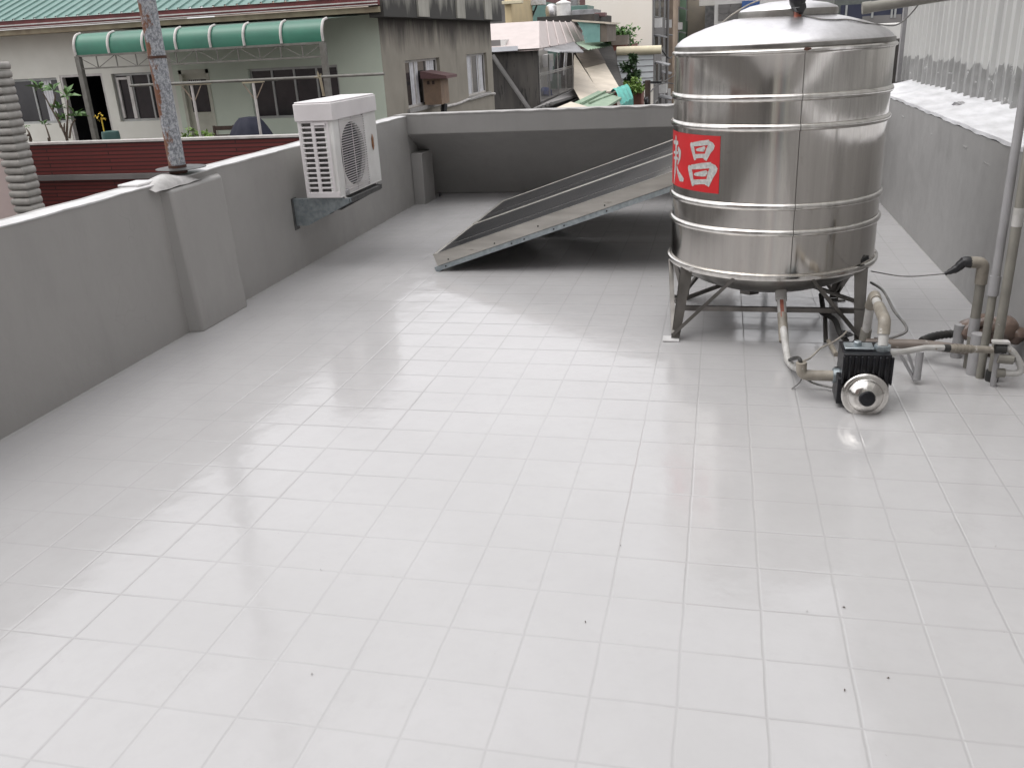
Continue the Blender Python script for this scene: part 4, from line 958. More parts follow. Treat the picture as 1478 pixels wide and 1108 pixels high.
# eave, gutter, roof
ez = aY(0, 42, YF-.6).z; rx1 = aY(545, 12, YF-.6).x
mb = MB(); mb.box(-19, rx1, YF-.55, YF, 2.22, 2.32); mb.build('soffit', 'soffit', t)
mb = MB(); mb.box(-19, rx1+.02, YF-.62, YF-.5, 2.34, 2.50); mb.build('gutter', 'gutter_red', t, bevel=.01)
mb = MB(); mb.box(-19, rx1+.02, YF-.64, YF-.62, 2.395, 2.42); mb.box(-19, rx1+.02, YF-.64, YF-.62, 2.345, 2.362); mb.build('gutter_line', 'trim_white', t)
mb = MB(); n = int((rx1+19)/.26)
row2 = []
for k in range(n): x = -19+(rx1+19)*k/n; row2 += [(x, 0), (x+.19, 0), (x+.20, .03), (x+.235, .03), (x+.245, 0)]
mb.add([(x, YF-.66, 2.50+h) for x, h in row2]+[(x, YF+6, 4.9+h) for x, h in row2], [(i, i+1, len(row2)+i+1, len(row2)+i) for i in range(len(row2)-1)])
mb.build('roof', 'roof_green', t)
mb = MB(); mb.box(-19, HX-.01, YF+.22, YF+9.3, GZ, 2.2); 
# annex side wall, receding
O2 = V((HX, 0, 0)); Yb = 25.25
def sx(px, py): p = aX(px, py, HX); return p.y, p.z
w1 = (sx(584, 88)[0], sx(634, 84)[0], sx(588, 158)[1], sx(584, 88)[1]); w2 = (sx(673, 79)[0], sx(702, 76)[0], sx(703, 133)[1], sx(673, 79)[1])
ta = thing('stained_annex', 'grey rendered house side with black stained parapet and two windows', 'house', (HX, 20, GZ))
mb = MB(); wall_holes(mb, O2, Y1, PX, YF+.002, Yb, -3, 2.3, .16, [w1, w2]); mb.box(HX-.9, HX-.0, YF+.17, Yb, GZ, -3.01); mb.add([(HX, Yb, -3), (HX-8, Yb, -3), (HX-8, Yb, 2.3), (HX, Yb, 2.3)], [(0, 1, 2, 3)]); mb.build('wall', 'annex', ta)
MB().box(HX-.005, HX+.30, YF-.45, Yb+.25, 2.13, 3.6).build('parapet', 'annex_band', ta, bevel=.01)
for yy in (17.6, 20.6, 23.4): MB().box(HX+.30, HX+.34, yy, yy+.75, 2.16, 3.6).build('pilaster', 'pilaster', ta)
window(ta, O2, Y1, PX, *w1, 2, .08, 'trim_white', 'glass_dark', .05, curtain=[(.22, .45), (.70, .93)])
window(ta, O2, Y1, PX, *w2, 2, .08, 'trim_white', 'glass_dark', .05, curtain=[(.08, .36), (.62, .92)])
mb = MB()
for w in (w1, w2): wbox(mb, O2, Y1, PX, w[0]-.1, w[1]+.1, w[2]-.09, w[2]-.003, -.05, .06)
mb.build('window_sill', 'cap_grey', ta)
MB().box(HX-8, HX-.17, YF+.3, Yb-.1, 2.05, 2.12).build('ceiling', 'dark_in', ta)
mb = MB(); mb.tube(curve([aX(637, 155, HX+.03), aX(660, 150, HX+.03), aX(680, 142, HX+.03), aX(700, 136, HX+.03), aX(714, 135.5, HX+.03)]), .035, 8)
tag(mb.build('conduit', 'trim_white'), 'white pipe sloping up across the grey annex wall below its windows', 'pipe')
# timber hood box on the annex wall
c = aX(620, 130, HX+.0); t = thing('meter_box', 'tan wall box with little overhanging roof beside annex window', 'box', (HX, c.y, c.z))
y0, z0 = sx(612, 152); y1, z1 = sx(636, 112)
y0 = sx(613, 150)[0]; y1 = y0+.62; zt_ = sx(613, 113)[1]; zb_ = sx(613, 152)[1]
MB().box(HX+.001, HX+.42, y0, y1, zb_, zt_).build('body', 'wood_box', t)
mb = MB(); mb.hexa([(HX+.0, y0-.15, zt_), (HX+.62, y0-.15, zt_-.02), (HX+.62, y1+.1, zt_-.02), (HX, y1+.1, zt_), (HX, y0-.15, zt_+.16), (HX+.62, y0-.15, zt_+.04), (HX+.62, y1+.1, zt_+.04), (HX, y1+.1, zt_+.16)]); mb.build('roof', 'maroon', t)
mb = MB(); mb.box(HX+.1, HX+.16, y0-.012, y0, zb_+.45, zt_-.06); mb.box(HX+.22, HX+.28, y0-.012, y0, zb_+.45, zt_-.06); mb.build('vent_slot', 'wood', t)
mb = MB(); mb.bar((HX+.38, y0+.2, zb_-.25), (HX+.4, y0+.25, zb_), .1, .1); mb.build('strut', 'black', t)

# --- awning
YA = YF-1.5
t = thing('awning', 'green barrel-edged awning with white hoops along the house front', 'awning', (-9, YA, FLZ))
ax_ = [aY(p, 70, YA).x for p in (108, 157, 207, 255, 305, 354, 408, 468)]
xa0, xa1 = ax_[0], ax_[-1]
zb = aY(290, 70, YA).z; zt2 = aY(290, 40, YA+.25).z
prof = [(YA, zb), (YA-.01, zb+.14), (YA+.03, zb+.26), (YA+.12, zb+.36), (YA+.27, zt2+.02)]
mb = MB(); P_ = [(y, z) for y, z in prof]; vs = [(x, y, z) for x in (xa0, xa1) for y, z in P_]
mb.add(vs, [(i, i+1, 5+i+1, 5+i) for i in range(4)]); mb.build('curved_edge', 'awn_green', t)
mb = MB(); mb.add([(xa0, YA+.27, zt2+.02), (xa1, YA+.27, zt2+.02), (xa1+.5, YF, 2.21), (xa0+.3, YF, 2.21)], [(0, 1, 2, 3)]); mb.build('canopy', 'awn_top', t)
for x in ax_: MB().tube(curve([(x, y-.012, z+.005) for y, z in P_], 4), .026, 8).build('hoop', 'trim_white', t)
mb = MB(); z1, z0 = zb-.02, zb-.26
mb.bar((xa0, YA, z1), (xa1, YA, z1), .04, .04); mb.bar((xa0, YA, z0), (xa1, YA, z0), .025, .03); n = 12
for k in range(n):
    a = xa0+(xa1-xa0)*k/n; b = xa0+(xa1-xa0)*(k+1)/n
    mb.bar((a, YA, z0), (a, YA, z1), .018, .018); mb.bar((a, YA, z0 if k % 2 else z1), (b, YA, z1 if k % 2 else z0), .012, .012)
mb.build('truss', 'post_grey', t)
for x in (xa0+.03, xa1-.02): MB().box(x-.05, x+.05, YA-.05, YA+.05, FLZ, z1).build('post', 'post_grey', t)

# --- terrace slab and red tiled wall
YR = 12.6
tz = aY(220, 201, YR).z
MB().box(-19, HX+2.2, YR+.17, YF-.002, FLZ-.3, FLZ).build('x', 'conc', house).name = 'terrace'
t = thing('tiled_wall', 'dark red tiled wall with white coping in front of the house', 'wall', (-9, YR, GZ))
xl = aY(20, 205, YR).x; zl_ = aY(200, 254, YR).z
MB().box(xl, HX+2.3, YR, YR+.16, zl_+.05, tz-.04).build('upper_tiles', 'red_tiles', t)
MB().box(xl, HX+2.3, YR-.0, YR+.16, GZ, zl_-.05).build('lower_tiles', 'red_tiles', t)
MB().box(xl-.01, HX+2.32, YR-.03, YR+.18, tz-.037, tz).build('coping', 'trim_white', t)
MB().box(xl-.01, HX+2.32, YR-.06, YR+.10, zl_-.047, zl_+.047).build('ledge', 'conc', t)
# --- plants on the tiled wall
YP = YR+.35
def plant(name, label, px, pts, heads, kind='leaf', L=.16):
    b = aY(px, 201, YP); t = thing(name, label, 'plant', (b.x, YP, FLZ))
    mb = MB()
    for s_ in pts:
        q = [aY(x, y, YP+random.uniform(-.06, .06)) for x, y in s_]; r0 = .024 if len(pts) > 1 or len(heads) > 1 else .018
        mb.tube(curve(q, 4), list(np.linspace(r0, .010, len(curve(q, 4)))), 7)
    b2 = aY(px, 199, YP); mb.tube([(b2.x, YP, FLZ), b2], .026, 7); mb.build('stem', 'stem', t)
    mb = MB()
    for x, y, n, R in heads:
        c = aY(x, y, YP)
        for k in range(n):
            a = random.uniform(0, 2*PI); e = random.uniform(-.15, 1.1); d = V((math.cos(a)*math.cos(e), math.sin(a)*math.cos(e), math.sin(e)))
            mb.leaf(c+d*.015, d, R*random.uniform(.75, 1.15), R*.30)
    mb.build('leaves', kind, t)
GP = 'potted plants lined up behind the red tiled wall'
def grp(): COL.objects[-1]
plant('frangipani', 'tallest branching frangipani with leaf rosettes, in front of house doorway', 96, [[(97, 201), (88, 182), (76, 160), (66, 142), (62, 135)], [(96, 198), (97, 180), (98, 160), (97, 142)], [(100, 200), (103, 182), (109, 172)], [(88, 184), (84, 170), (80, 160)], [(76, 158), (79, 146), (80, 135)], [(92, 190), (93, 178)]],
      [(57, 128, 13, .24), (77, 131, 13, .20), (96, 140, 15, .26), (110, 168, 13, .24), (85, 158, 12, .20), (88, 172, 10, .18), (95, 172, 8, .16)])
plant('frangipani', 'small frangipani beside the grey bumpy column', 22, [[(23, 202), (21, 186), (17, 172)]], [(16, 166, 14, .20), (20, 172, 8, .18)])
plant('frangipani', 'short stubby frangipani with sparse reddish leaves, left of the thin seedling', 43, [[(45, 202), (42, 192), (38, 186)], [(42, 195), (36, 197)]], [(38, 184, 9, .11), (34, 196, 5, .06)], 'leaf')
plant('frangipani', 'thin single-stem seedling with one leaf tuft under the left window', 70, [[(72, 201), (68, 188), (65, 180)]], [(64, 181, 11, .14)])
YPt = YR+1.2
def simple(name, build, mat, label, cat): o = build.build(name, mat); return tag(o, label, cat)
c = aY(146, 170, YPt); mb = MB(); mb.foliage(c, (.15, .12, .07), 34, .05, .03); mb.tube([(c.x, c.y, FLZ), c], .012, 6)
simple('yellow_flowers', mb, 'yellow_flower', 'bunch of yellow flowers in front of the dark doorway', 'flowers')
c = aY(160, 196, YPt); mb = MB(); mb.lathe([(.13, FLZ-c.z), (.17, .0), (.16, .08), (.0, .10)], c, 20); simple('bucket', mb, 'bucket', 'blue-green bucket at the right edge of doorway', 'bucket')
for px, n_, lb in ((277, 1, 'small lime green plant in front of the glazed door, left of two'), (298, 2, 'small lime green plant beside brown chair, right of two')):
    c = aY(px, 196, YPt); mb = MB(); mb.foliage(c, (.18, .15, .10), 70, .10, .05); mb.tube([(c.x, c.y, FLZ), c], .03, 6); simple('lime_plant', mb, 'leaf_lime', lb, 'plant')
# chair
c = aY(315, 195, YPt+.6); t = thing('chair', 'dark brown wooden chair with slatted back on the house terrace', 'chair', (c.x, c.y, FLZ))
zt_ = aY(315, 183, YPt+.6).z; zs = FLZ+.45
for sx_ in (-.2, .2): MB().bar((c.x+sx_, c.y+.2, FLZ), (c.x+sx_*1.1, c.y+.26, zt_), .04, .04).build('back_post', 'wood', t); MB().bar((c.x+sx_, c.y-.18, FLZ), (c.x+sx_, c.y-.18, zs), .04, .04).build('leg', 'wood', t)
MB().box(c.x-.22, c.x+.22, c.y-.2, c.y+.22, zs, zs+.04).build('seat', 'wood', t)
mb = MB(); mb.bar((c.x-.22, c.y+.255, zt_-.05), (c.x+.22, c.y+.255, zt_-.05), .02, .08); mb.bar((c.x-.2, c.y+.24, zt_-.2), (c.x+.2, c.y+.24, zt_-.2), .02, .05); mb.build('backrest', 'wood', t)
# covered bulk
c = aY(364, 198, YPt+.5)
def cover(u, v):
    a = 2*PI*u; w = 1-v; k = max(0, 1-v**5)**.6*(1-.28*v); r = (.66, .45); z = FLZ+(aY(364, 168, YPt+.5).z-FLZ)*min(1, v*1.06)
    q = 1+.05*math.sin(a*5+v*3)+.04*math.sin(a*9); k = max(.0, k); return (c.x+r[0]*k*q*math.cos(a)*(.75+.25*w), c.y+r[1]*k*q*math.sin(a), z)
mb = MB(); mb.grid(cover, 40, 14); simple('covered_machine', mb, 'navy_cloth', 'bulky thing under dark navy cover below the right house window', 'covered bulk')
# clothes line stands
ypole = YPt-.2
for px0, pxt, pyt, w0, lb in ((292, 273, 122, (253, 304), 'white T-shaped clothes pole stand in front of the glazed door'), (376, 366, 119, (350, 381), 'white T-shaped clothes pole stand in front of the navy covered bulk')):
    b = aY(px0, 196, ypole); tp = aY(pxt, pyt, ypole); tp.x = (tp.x+b.x)/2; b.x = tp.x
    t = thing('clothes_pole_stand', lb, 'stand', (b.x, ypole, FLZ), 'clothes pole stands on the terrace')
    MB().tube([(b.x, ypole, FLZ), tp], .026, 8).build('post', 'trim_white', t)
    mb = MB(); a, c = aY(w0[0], pyt, ypole), aY(w0[1], pyt-2, ypole); mb.bar(a, c, .05, .045); mb.build('crossbar', 'cream_trim', t)
    mb = MB(); 
    for s_ in (-1, 1): mb.bar((tp.x, ypole, tp.z-.32), (tp.x+s_*.2, ypole, tp.z-.02), .014, .014)
    mb.build('brace', 'conc_tan', t)
for (a, b, yy, lb, c) in (((188, 124), (555, 107), ypole-.03, 'long grey bamboo clothes pole spanning both stands, upper one', 'post_grey'), ((240, 121), (400, 115), ypole+.05, 'shorter dark clothes pole lying beside the long one', 'frame_dark')):
    mb = MB(); mb.tube([aY(*a, yy), aY(*b, yy)], .024, 8); tag(mb.build('clothes_pole', c), lb, 'pole')
c = aY(462, 112, ypole-.1); mb = MB()
for k in range(7): mb.tube([c, c+V((random.uniform(-.14, .14), 0, random.uniform(-.02, .12)))], .008, 5)
mb.tube([c+V((.0, 0, .0)), c+V((.03, 0, -.32))], .025, 8)
simple('hanger_cluster', mb, 'soffit', 'tan cluster of clothes hangers by the right awning post', 'hangers')

def slab_round(x0, x1, y0, y1, z0, z1):
    m_ = MB(); n = 6; r = (z1-z0)/2
    sec = [(r*.55*(1-math.cos(a)), r*math.sin(a)) for a in np.linspace(-PI/2, PI/2, n+1)]
    ring = lambda ins, dz: [(x0+ins, y0+ins, z0+r+dz), (x1-ins, y0+ins, z0+r+dz), (x1-ins, y1, z0+r+dz), (x0+ins, y1, z0+r+dz)]
    vs = [p for a in np.linspace(-PI/2, PI/2, n+1) for p in ring(r*.6*(1-math.cos(a)), r*math.sin(a))]
    fs = [(i*4+k, i*4+(k+1) % 4, i*4+4+(k+1) % 4, i*4+4+k) for i in range(n) for k in range(4)]+[(3, 2, 1, 0), (n*4, n*4+1, n*4+2, n*4+3)]
    return vs, fs
# --- left edge pink building with bumpy column
YC = 7.6
t = thing('pink_building', 'pale pink building at the left edge with grey bumpy corner column', 'building', (-7, YC, GZ))
xo = aY(44, 290, YC).x; xr = xo-.27
ztop = aY(0, 100, YC).z
mb = MB(); mb.prism([(xr+.02, YC+.12, GZ), (xr-5, YC-.6, GZ), (xr-8, YC+4.5, GZ), (xr-3.4, YC+3.75, GZ)], (0, 0, ztop-.1-GZ)); mb.build('wall', 'pink', t)
mb = MB(); z = -2.2
while z < ztop:
    e = random.uniform(-.006, .006)
    mb.add(*slab_round(xr+e, xo+e, YC-.02+e, YC+.22, z, z+.088)); z += .094
mb.box(xr+.02, xo-.03, YC+.02, YC+.2, -9, ztop-.02)
mb.build('corner_column', 'ridge_grey', t, sharp=60)

# --- dark house with pink roof
YD = 36.0
def dY(px, py, Y=YD): return aY(px, py, Y)
a = dY(709, 72); b = dY(775, 70); BX = b.x
t = thing('pink_roofed_house', 'blackened house with pale pink sheet roof and barred balcony', 'house', (BX-2, YD, GZ))
wallz = b.z
mb = MB(); mb.box(a.x-3, BX, YD, YD+.3, GZ, wallz); mb.build('end_wall', 'dark_wall', t)
yb1 = aX(829, 80, BX).y
bz0, bz1 = aX(829, 128, BX).z, aX(829, 78, BX).z
bz0 = (bz0+dY(775, 148).z)/2
# balcony recess: back wall, floor, posts, railing
mb = MB(); mb.box(BX-1.6, BX-1.4, YD+.3, yb1, bz0-.1, wallz+.4); mb.build('balcony_back_wall', 'pale', t)
mb = MB(); mb.box(BX-1.4, BX+.05, YD+.3, yb1, bz0-.25, bz0); mb.build('balcony_floor', 'conc', t)
mb = MB(); mb.box(BX-4, BX-.02, YD+.3, yb1, GZ, bz0-.25); mb.box(BX-4, BX-1.6, YD+.3, yb1, bz0-.25, wallz+.4); mb.build('wall', 'conc', t)
mb = MB(); mb.box(BX-1.398, BX-1.38, YD+1.2, YD+3.4, bz0, bz1-.3); mb.box(BX-1.398, BX-1.38, YD+5.4, YD+7.6, bz0+.6, bz1-.3); mb.build('dark_opening', 'dark_in', t)
mb = MB(); n = 34
for k in range(n+1):
    y = YD+.32+(yb1-YD-.34)*k/n; big = k % 8 == 0
    mb.bar((BX, y, bz0), (BX, y, bz1+.15 if big else bz0+1.05), .05 if big else .02, .05 if big else .02)
for z in (bz0+.03, bz0+1.05, bz0+1.12): mb.bar((BX, YD+.3, z), (BX, yb1, z), .04, .045)
mb.build('railing', 'trim_white', t)
# pink roof: rises away from street toward the left
r0, r1 = dY(711, 75), dY(775, 71); ez_ = r1.z+.03
e2 = aX(848, 59, BX+.15); 
Cc = V((BX+.15, e2.y, e2.z)); rt1 = aY(831, 33, Cc.y); rf = V((rt1.x, YD+3.2, rt1.z)); Ec = V((BX+.15, YD-.25, ez_)); El = V((BX-9, YD-.25, r0.z)); rl = V((BX-9, YD+3.2, rt1.z))
mb = MB()
for dz in (0, -.08):
    q_ = V((0, 0, dz)); mb.add([p+q_ for p in (El, Ec, rf, rl, Cc, rt1)], [(0, 1, 2, 3), (1, 4, 5, 2)])
mb.add([p+V((0, 0, dz)) for p in (Cc, rt1) for dz in (0, -.08)]+[V((BX-.3, Cc.y, bz1))], [(0, 1, 3, 2)])
mb.build('roof', 'pink_roof', t, sharp=10)
mb = MB(); mb.bar(El+V((0, -.02, .04)), Ec+V((-.9, -.02, .04)), .14, .18); mb.build('roof_seal', 'white_seal', t)
for k in range(1, 6):
    p = Ec.lerp(Cc, k/6); q_ = rf.lerp(rt1, k/6); mb = MB(); mb.bar(p+V((0, 0, .03)), q_+V((0, 0, .03)), .05, .05); mb.build('roof_seam', 'pink_roof', t)
# corrugated canopies over the balcony
def canopy(name, P, m_, lb, nr=14, h=.07):
    A, B, C, Dd = [V(p) for p in P]   # A-B upper edge, D-C lower edge
    mb = MB(); nn = (B-A).cross(Dd-A).normalized(); nn = nn if nn.z > 0 else -nn
    row = []
    for k in range(nr*4+1):
        u = k/(nr*4); hh = h*(.5-.5*math.cos(2*PI*u*nr)); row.append((u, hh))
    vs = [A.lerp(B, u)+nn*hh for u, hh in row]+[Dd.lerp(C, u)+nn*hh for u, hh in row]; n = len(row)
    mb.add(vs, [(i, i+1, n+i+1, n+i) for i in range(n-1)]); return tag(mb.build(name, m_), lb, 'canopy')
canopy('corrugated_canopy', [aX(780, 72, BX), aX(828, 61, BX), aX(812, 79, BX+1.0)+V((.9, 0, 0)), dY(778, 76, YD)+V((.9, -.3, -.05))], 'sheet_grey', 'grey corrugated canopy over the barred balcony', 16)
canopy('corrugated_canopy', [aX(829, 62, BX), aX(852, 58, BX), aY(884, 67, 48), aY(850, 73, 42)], 'sheet_sage', 'sage green corrugated canopy right of the grey one below pink roof', 10)
# laundry and things on the balcony
for k, (px, py, w_, h_, m_, lb) in enumerate(((792, 103, .6, .9, 'cloth_white', 'white laundry hanging on the balcony, leftmost piece'), (801, 94, .5, .8, 'cloth_dark', 'dark laundry hanging on the balcony left of the pale garment'), (807, 93, .45, .9, 'cloth_dark', 'dark laundry hanging in the middle of the balcony'), (815, 92, .5, 1.1, 'cloth_white', 'long white laundry hanging near the balcony right end'), (795, 135, 1.2, .6, 'cloth_blue', 'blue bundle on the balcony floor'))):
    c = aX(px, py, BX-.3)
    mb = MB(); mb.grid(lambda u, v: (c.x+.06*math.sin(u*9+k)+.1*v, c.y+(u-.5)*w_*2*(1-.25*v), c.z+(v-.5)*h_), 8, 6)
    if 'bundle' in lb: mb = MB(); mb.blob(c+V((-.2, 0, 0)), (.3, .6, .32), 12, .12)
    tag(mb.build('laundry' if 'laundry' in lb else 'bundle', m_), lb, 'laundry' if 'laundry' in lb else 'bundle')
c = aX(786, 88, BX-1.2); mb = MB(); mb.box(c.x, c.x+.3, c.y-.5, c.y+.9, c.z-.3, c.z+.3); o = mb.build('air_conditioner', 'white_metal', bevel=.02); tag(o, 'small white air conditioner high on the balcony back wall', 'air conditioner')
# diagonal pipe on the dark wall
mb = MB(); mb.tube([aY(711, 80, YD-.3), aY(722, 97, YD-.3), aY(764, 158, YD-.3)], .09, 8); tag(mb.build('stay_pipe', 'conc'), 'long grey pipe slanting across the blackened house wall', 'pipe')
# lower rubble roof under the balcony
def sheet(name, pts, m_, lb, cat='roof', th=.08, seams=0):
    P = [V(p) for p in pts]; n_ = (P[1]-P[0]).cross(P[-1]-P[0]).normalized(); n_ = n_ if n_.z < 0 else -n_
    mb = MB(); mb.prism(P, n_*th)
    if seams:
        for k in range(1, seams): mb.bar(P[0].lerp(P[1], k/seams)-n_*.02, P[3].lerp(P[2], k/seams)-n_*.02, .05, .05)
    return tag(mb.build(name, m_), lb, cat)
sheet('tarred_roof', [aY(764, 160, 34), aY(845, 128, 42), aY(842, 137, 38), aY(800, 162, 33)], 'mould_gap_dark', 'dark mouldy low roof directly under the barred balcony')
for k in range(5):
    mb = MB(); mb.bar(aY(772+k*6, 160-k*2.2, 33.4)+V((0, 0, .05)), aY(838+k*1, 128+k*2.2, 39)+V((0, 0, .05)), .12, .1)
    tag(mb.build('roof_batten', 'conc'), 'grey batten lying on dark low roof under the balcony', 'batten', 'battens on the dark low roof')
sheet('lean_to_roof', [aY(829, 79, 47), aY(862, 130, 38), aY(838, 146, 35), aY(828, 128, 37), aY(828, 88, 46)], 'sheet_cream', 'faded cream lean-to roof right beside the barred balcony')
sheet('lean_to_roof', [aY(833, 77, 49), aY(861, 70, 52), aY(896, 130, 40), aY(864, 134, 38.5)], 'sheet_cream', 'wide tan lean-to roof sloping down left of dark gable')
sheet('lean_to_roof', [aY(832, 76, 48.6), aY(862, 69, 51.6), aY(874, 90, 47), aY(845, 98, 44.5)], 'sheet_brown', 'dirty brown upper patch over the wide tan lean-to roof')
sheet('lean_to_roof', [aY(861, 70, 53), aY(884, 66, 54), aY(902, 130, 42), aY(897, 134, 40)], 'mould_gap_dark', 'black gable slope between tan roof and red brick tower')
sheet('green_sheet_roof', [aY(827, 149, 33), aY(864, 131, 37), aY(897, 141, 35), aY(872, 156, 31.5), aY(852, 156, 31)], 'sheet_sage', 'sage green sheet roof with seams just behind the rear wall')
for k in range(2):
    mb = MB(); mb.bar(aY(838+k*12, 152-k*1, 32.3+k*.3)+V((0, 0, .06)), aY(874+k*12, 134+k*3.6, 36.4-k*.4)+V((0, 0, .06)), .07, .06); tag(mb.build('roof_batten', 'sheet_sage'), 'thin seam batten on the sage green sheet roof', 'batten', 'seam battens on the sage roof')
sheet('cream_sheet_roof', [aY(800, 157, 31), aY(824, 147, 33), aY(855, 156, 30.5), aY(845, 163, 29), aY(790, 166, 29)], 'sheet_cream', 'pale cream sheet roof lowest behind the rear wall')
mb = MB(); A, B = aY(880, 134, 37.5), aY(898, 129, 39); C, Dd = aY(914, 142, 37), aY(896, 152, 34.5)
mb.grid(lambda u, v: A.lerp(B, u).lerp(Dd.lerp(C, u), v)+V((0, 0, .35*math.sin(PI*v)+.03*math.sin(u*20))), 12, 10); mb.prism([Dd, C, C+V((0, 0, -.5)), Dd+V((0, 0, -.5))], (0, .1, 0))
tag(mb.build('tarpaulin', 'teal_tarp'), 'bright teal tarpaulin awning right of the sage green roof', 'tarpaulin')
# wall bodies beneath these roofs
t = thing('brick_tower_house', 'narrow red brick house with planter and bush on its roof', 'house', (0, 50, GZ))
a, b = aY(884, 66, 54), aY(903, 64, 54)
MB().box(a.x, b.x, 54, 62, GZ, a.z).build('wall', 'brick_red', t)
MB().box(a.x-3.2, a.x-.01, 54.2, 62, GZ, a.z-.2).build('rear_wall', 'mould_gap_dark', t)
MB().box(a.x-.05, b.x+.15, 53.85, 56, a.z+.01, a.z+.55).build('planter', 'sheet_brown', t)
mb = MB(); mb.box(a.x+.1, b.x-.2, 53.9, 54, a.z-1.4, a.z-.3); mb.build('shutter', 'conc', t)
mb = MB(); mb.box(a.x+.5, b.x-.05, 53.88, 54, GZ, a.z-1.9); mb.box(b.x-.5, b.x+.02, 53.8, 54, a.z-1.3, a.z-.6); mb.build('dark_opening', 'maroon', t)
mb = MB(); c = aY(890, 54, 55); mb.foliage(c, (1.0, .8, .62), 950, .26, .16); tag(mb.build('bush', 'leaf'), 'green bush in the planter on top of the red brick house', 'bush')
mb = MB(); c = aY(877, 56, 55.5); mb.foliage(c, (.5, .6, .5), 350, .24, .15); tag(mb.build('bush', 'leaf_dark'), 'darker small bush between turquoise shed and the roof planter', 'bush')
# turquoise shed
a, b = aY(834, 33, 45), aY(866, 35, 45)
t = thing('turquoise_shed', 'turquoise corrugated sheet shed at the right end of pink roof', 'shed', (b.x-1, 45, 0))
mb = MB(); pA = [aY(833, 31, 45.2), aY(847, 58, 44.6), aY(866, 61, 45), aY(866, 35, 45)]
mb.prism([V((p.x, 45, p.z)) for p in pA], (0, 4, 0)); mb.build('wall', 'turquoise', t)
mb = MB(); n = 14
for k in range(n): x = pA[0].x+.3+(b.x-pA[0].x-.3)*k/n; z1 = aY(850, 34, 45).z-.05; z0 = max(aY(866, 61, 45).z, z1-1.3 if k > 4 else z1-.5-.2*k); mb.box(x, x+.05, 44.95, 45, z0, z1)
mb.build('rib', 'turquoise', t)
mb = MB(); mb.box(b.x, b.x+.35, 45, 49, aY(866, 61, 45).z, b.z-.02); mb.build('side_panel', 'sheet_brown', t)
mb = MB(); mb.hexa([V((pA[0].x-.2, 44.8, pA[0].z)), V((b.x+.5, 44.8, b.z-.02)), V((b.x+.5, 49, b.z-.02)), V((pA[0].x-.2, 49, pA[0].z)), V((pA[0].x-.2, 44.8, pA[0].z+.08)), V((b.x+.5, 44.8, b.z+.06)), V((b.x+.5, 49, b.z+.06)), V((pA[0].x-.2, 49, pA[0].z+.08))]); mb.build('roof', 'sheet_cream', t)
# roofs and things behind the pink roof
YE = 58
def slab(name, x0, y0, x1, y1, Y, m_, lb, cat, dp=4., base=None):
    a, b = aY(x0, y0, Y), aY(x1, y1, Y); bx = aY(x1, y0, Y).x
    mb = MB(); mb.box(a.x, b.x, Y, Y+dp, base if base is not None else b.z, a.z); return tag(mb.build(name, m_, bevel=.02), lb, cat)
slab('yellow_house', 727, -20, 739, 34, 50, 'yellow_wall', 'yellow rendered house corner beside the stained grey parapet', 'house', 6, GZ)
slab('yellow_eave', 724, 2, 753, 5, 49.6, 'cream_trim', 'cream eave strip on the yellow house corner', 'eave', .5)
slab('green_shed', 738, 6, 788, 40, 60, 'roof_green', 'dull green sheet building behind the pink roof', 'building', 6, GZ)
slab('low_dark_roof', 775, 25, 858, 33, 49, 'mould_gap_dark', 'dark flat roof strip behind the pink roof under the tanks', 'roof', 8)
slab('maroon_building', 783, -40, 846, 12, 70, 'maroon', 'maroon sheet building farthest behind the rooftop tanks', 'building', 8, GZ)
slab('hoarding', 823, -20, 834, 8, 66, 'sheet_grey', 'grey panel standing in front of the maroon building', 'hoarding', 1, GZ)
slab('sheet_lean_to', 824, 9, 848, 14, 56, 'roof_green', 'small green-grey roof strip right of the rooftop tanks', 'roof', 3)
slab('grey_lean_to', 826, 15, 858, 24, 52, 'sheet_grey', 'grey low shed with flat roof right of the white rooftop tank', 'shed', 3)
slab('dark_beam', 858, 19, 873, 24, 51, 'maroon', 'dark beam end sticking out in front of the cream tower', 'beam', 1)
# frame
t = thing('roof_frame', 'dark steel frame standing left of the rooftop tanks', 'frame', (aY(760, 30, 56).x, 56, 1))
mb = MB()
for p, q in (((741, 8), (741, 32)), ((762, 8), (763, 32)), ((775, 8), (765, 32)), ((738, 7), (785, 6)), ((748, 18), (770, 17))): mb.bar(aY(*p, 56), aY(*q, 56), .09, .09)
mb.build('bars', 'black', t)
slab('tub', 760, 1, 784, 7, 55.5, 'cap_white', 'whitish tub lying on top of the dark steel frame', 'tub', 1)
# rooftop tanks
t = thing('rooftop_tank', 'small round steel rooftop tank beside the white one', 'water tank', (aY(792, 26, 52).x, 52, aY(792, 26, 52).z))
a, b = aY(784, 26, 52), aY(801, 5, 52); r = (b.x-a.x)/2; c = V(((a.x+b.x)/2, 52.8, a.z))
mb = MB(); mb.lathe([(r*.5, -.1), (r*.8, .0), (r, .25), (r, (b.z-a.z)*.6), (r*.85, (b.z-a.z)*.85), (r*.4, b.z-a.z), (0.001, b.z-a.z+.02)], c, 24); mb.build('shell', 'steel_dome', t)
t = thing('rooftop_tank', 'whitish rust-streaked cylindrical rooftop tank', 'water tank', (aY(810, 26, 52).x, 52, aY(810, 26, 52).z))
a, b = aY(801, 26, 52), aY(821, 3, 52); r = (b.x-a.x)/2; c = V(((a.x+b.x)/2, 52.6, a.z))
mb = MB(); mb.lathe([(r, -.1), (r, (b.z-a.z)*.9), (r*1.07, (b.z-a.z)*.92), (r*1.05, b.z-a.z), (r*.3, b.z-a.z+.12), (.001, b.z-a.z+.12)], c, 24); mb.build('shell', 'white_metal', t)

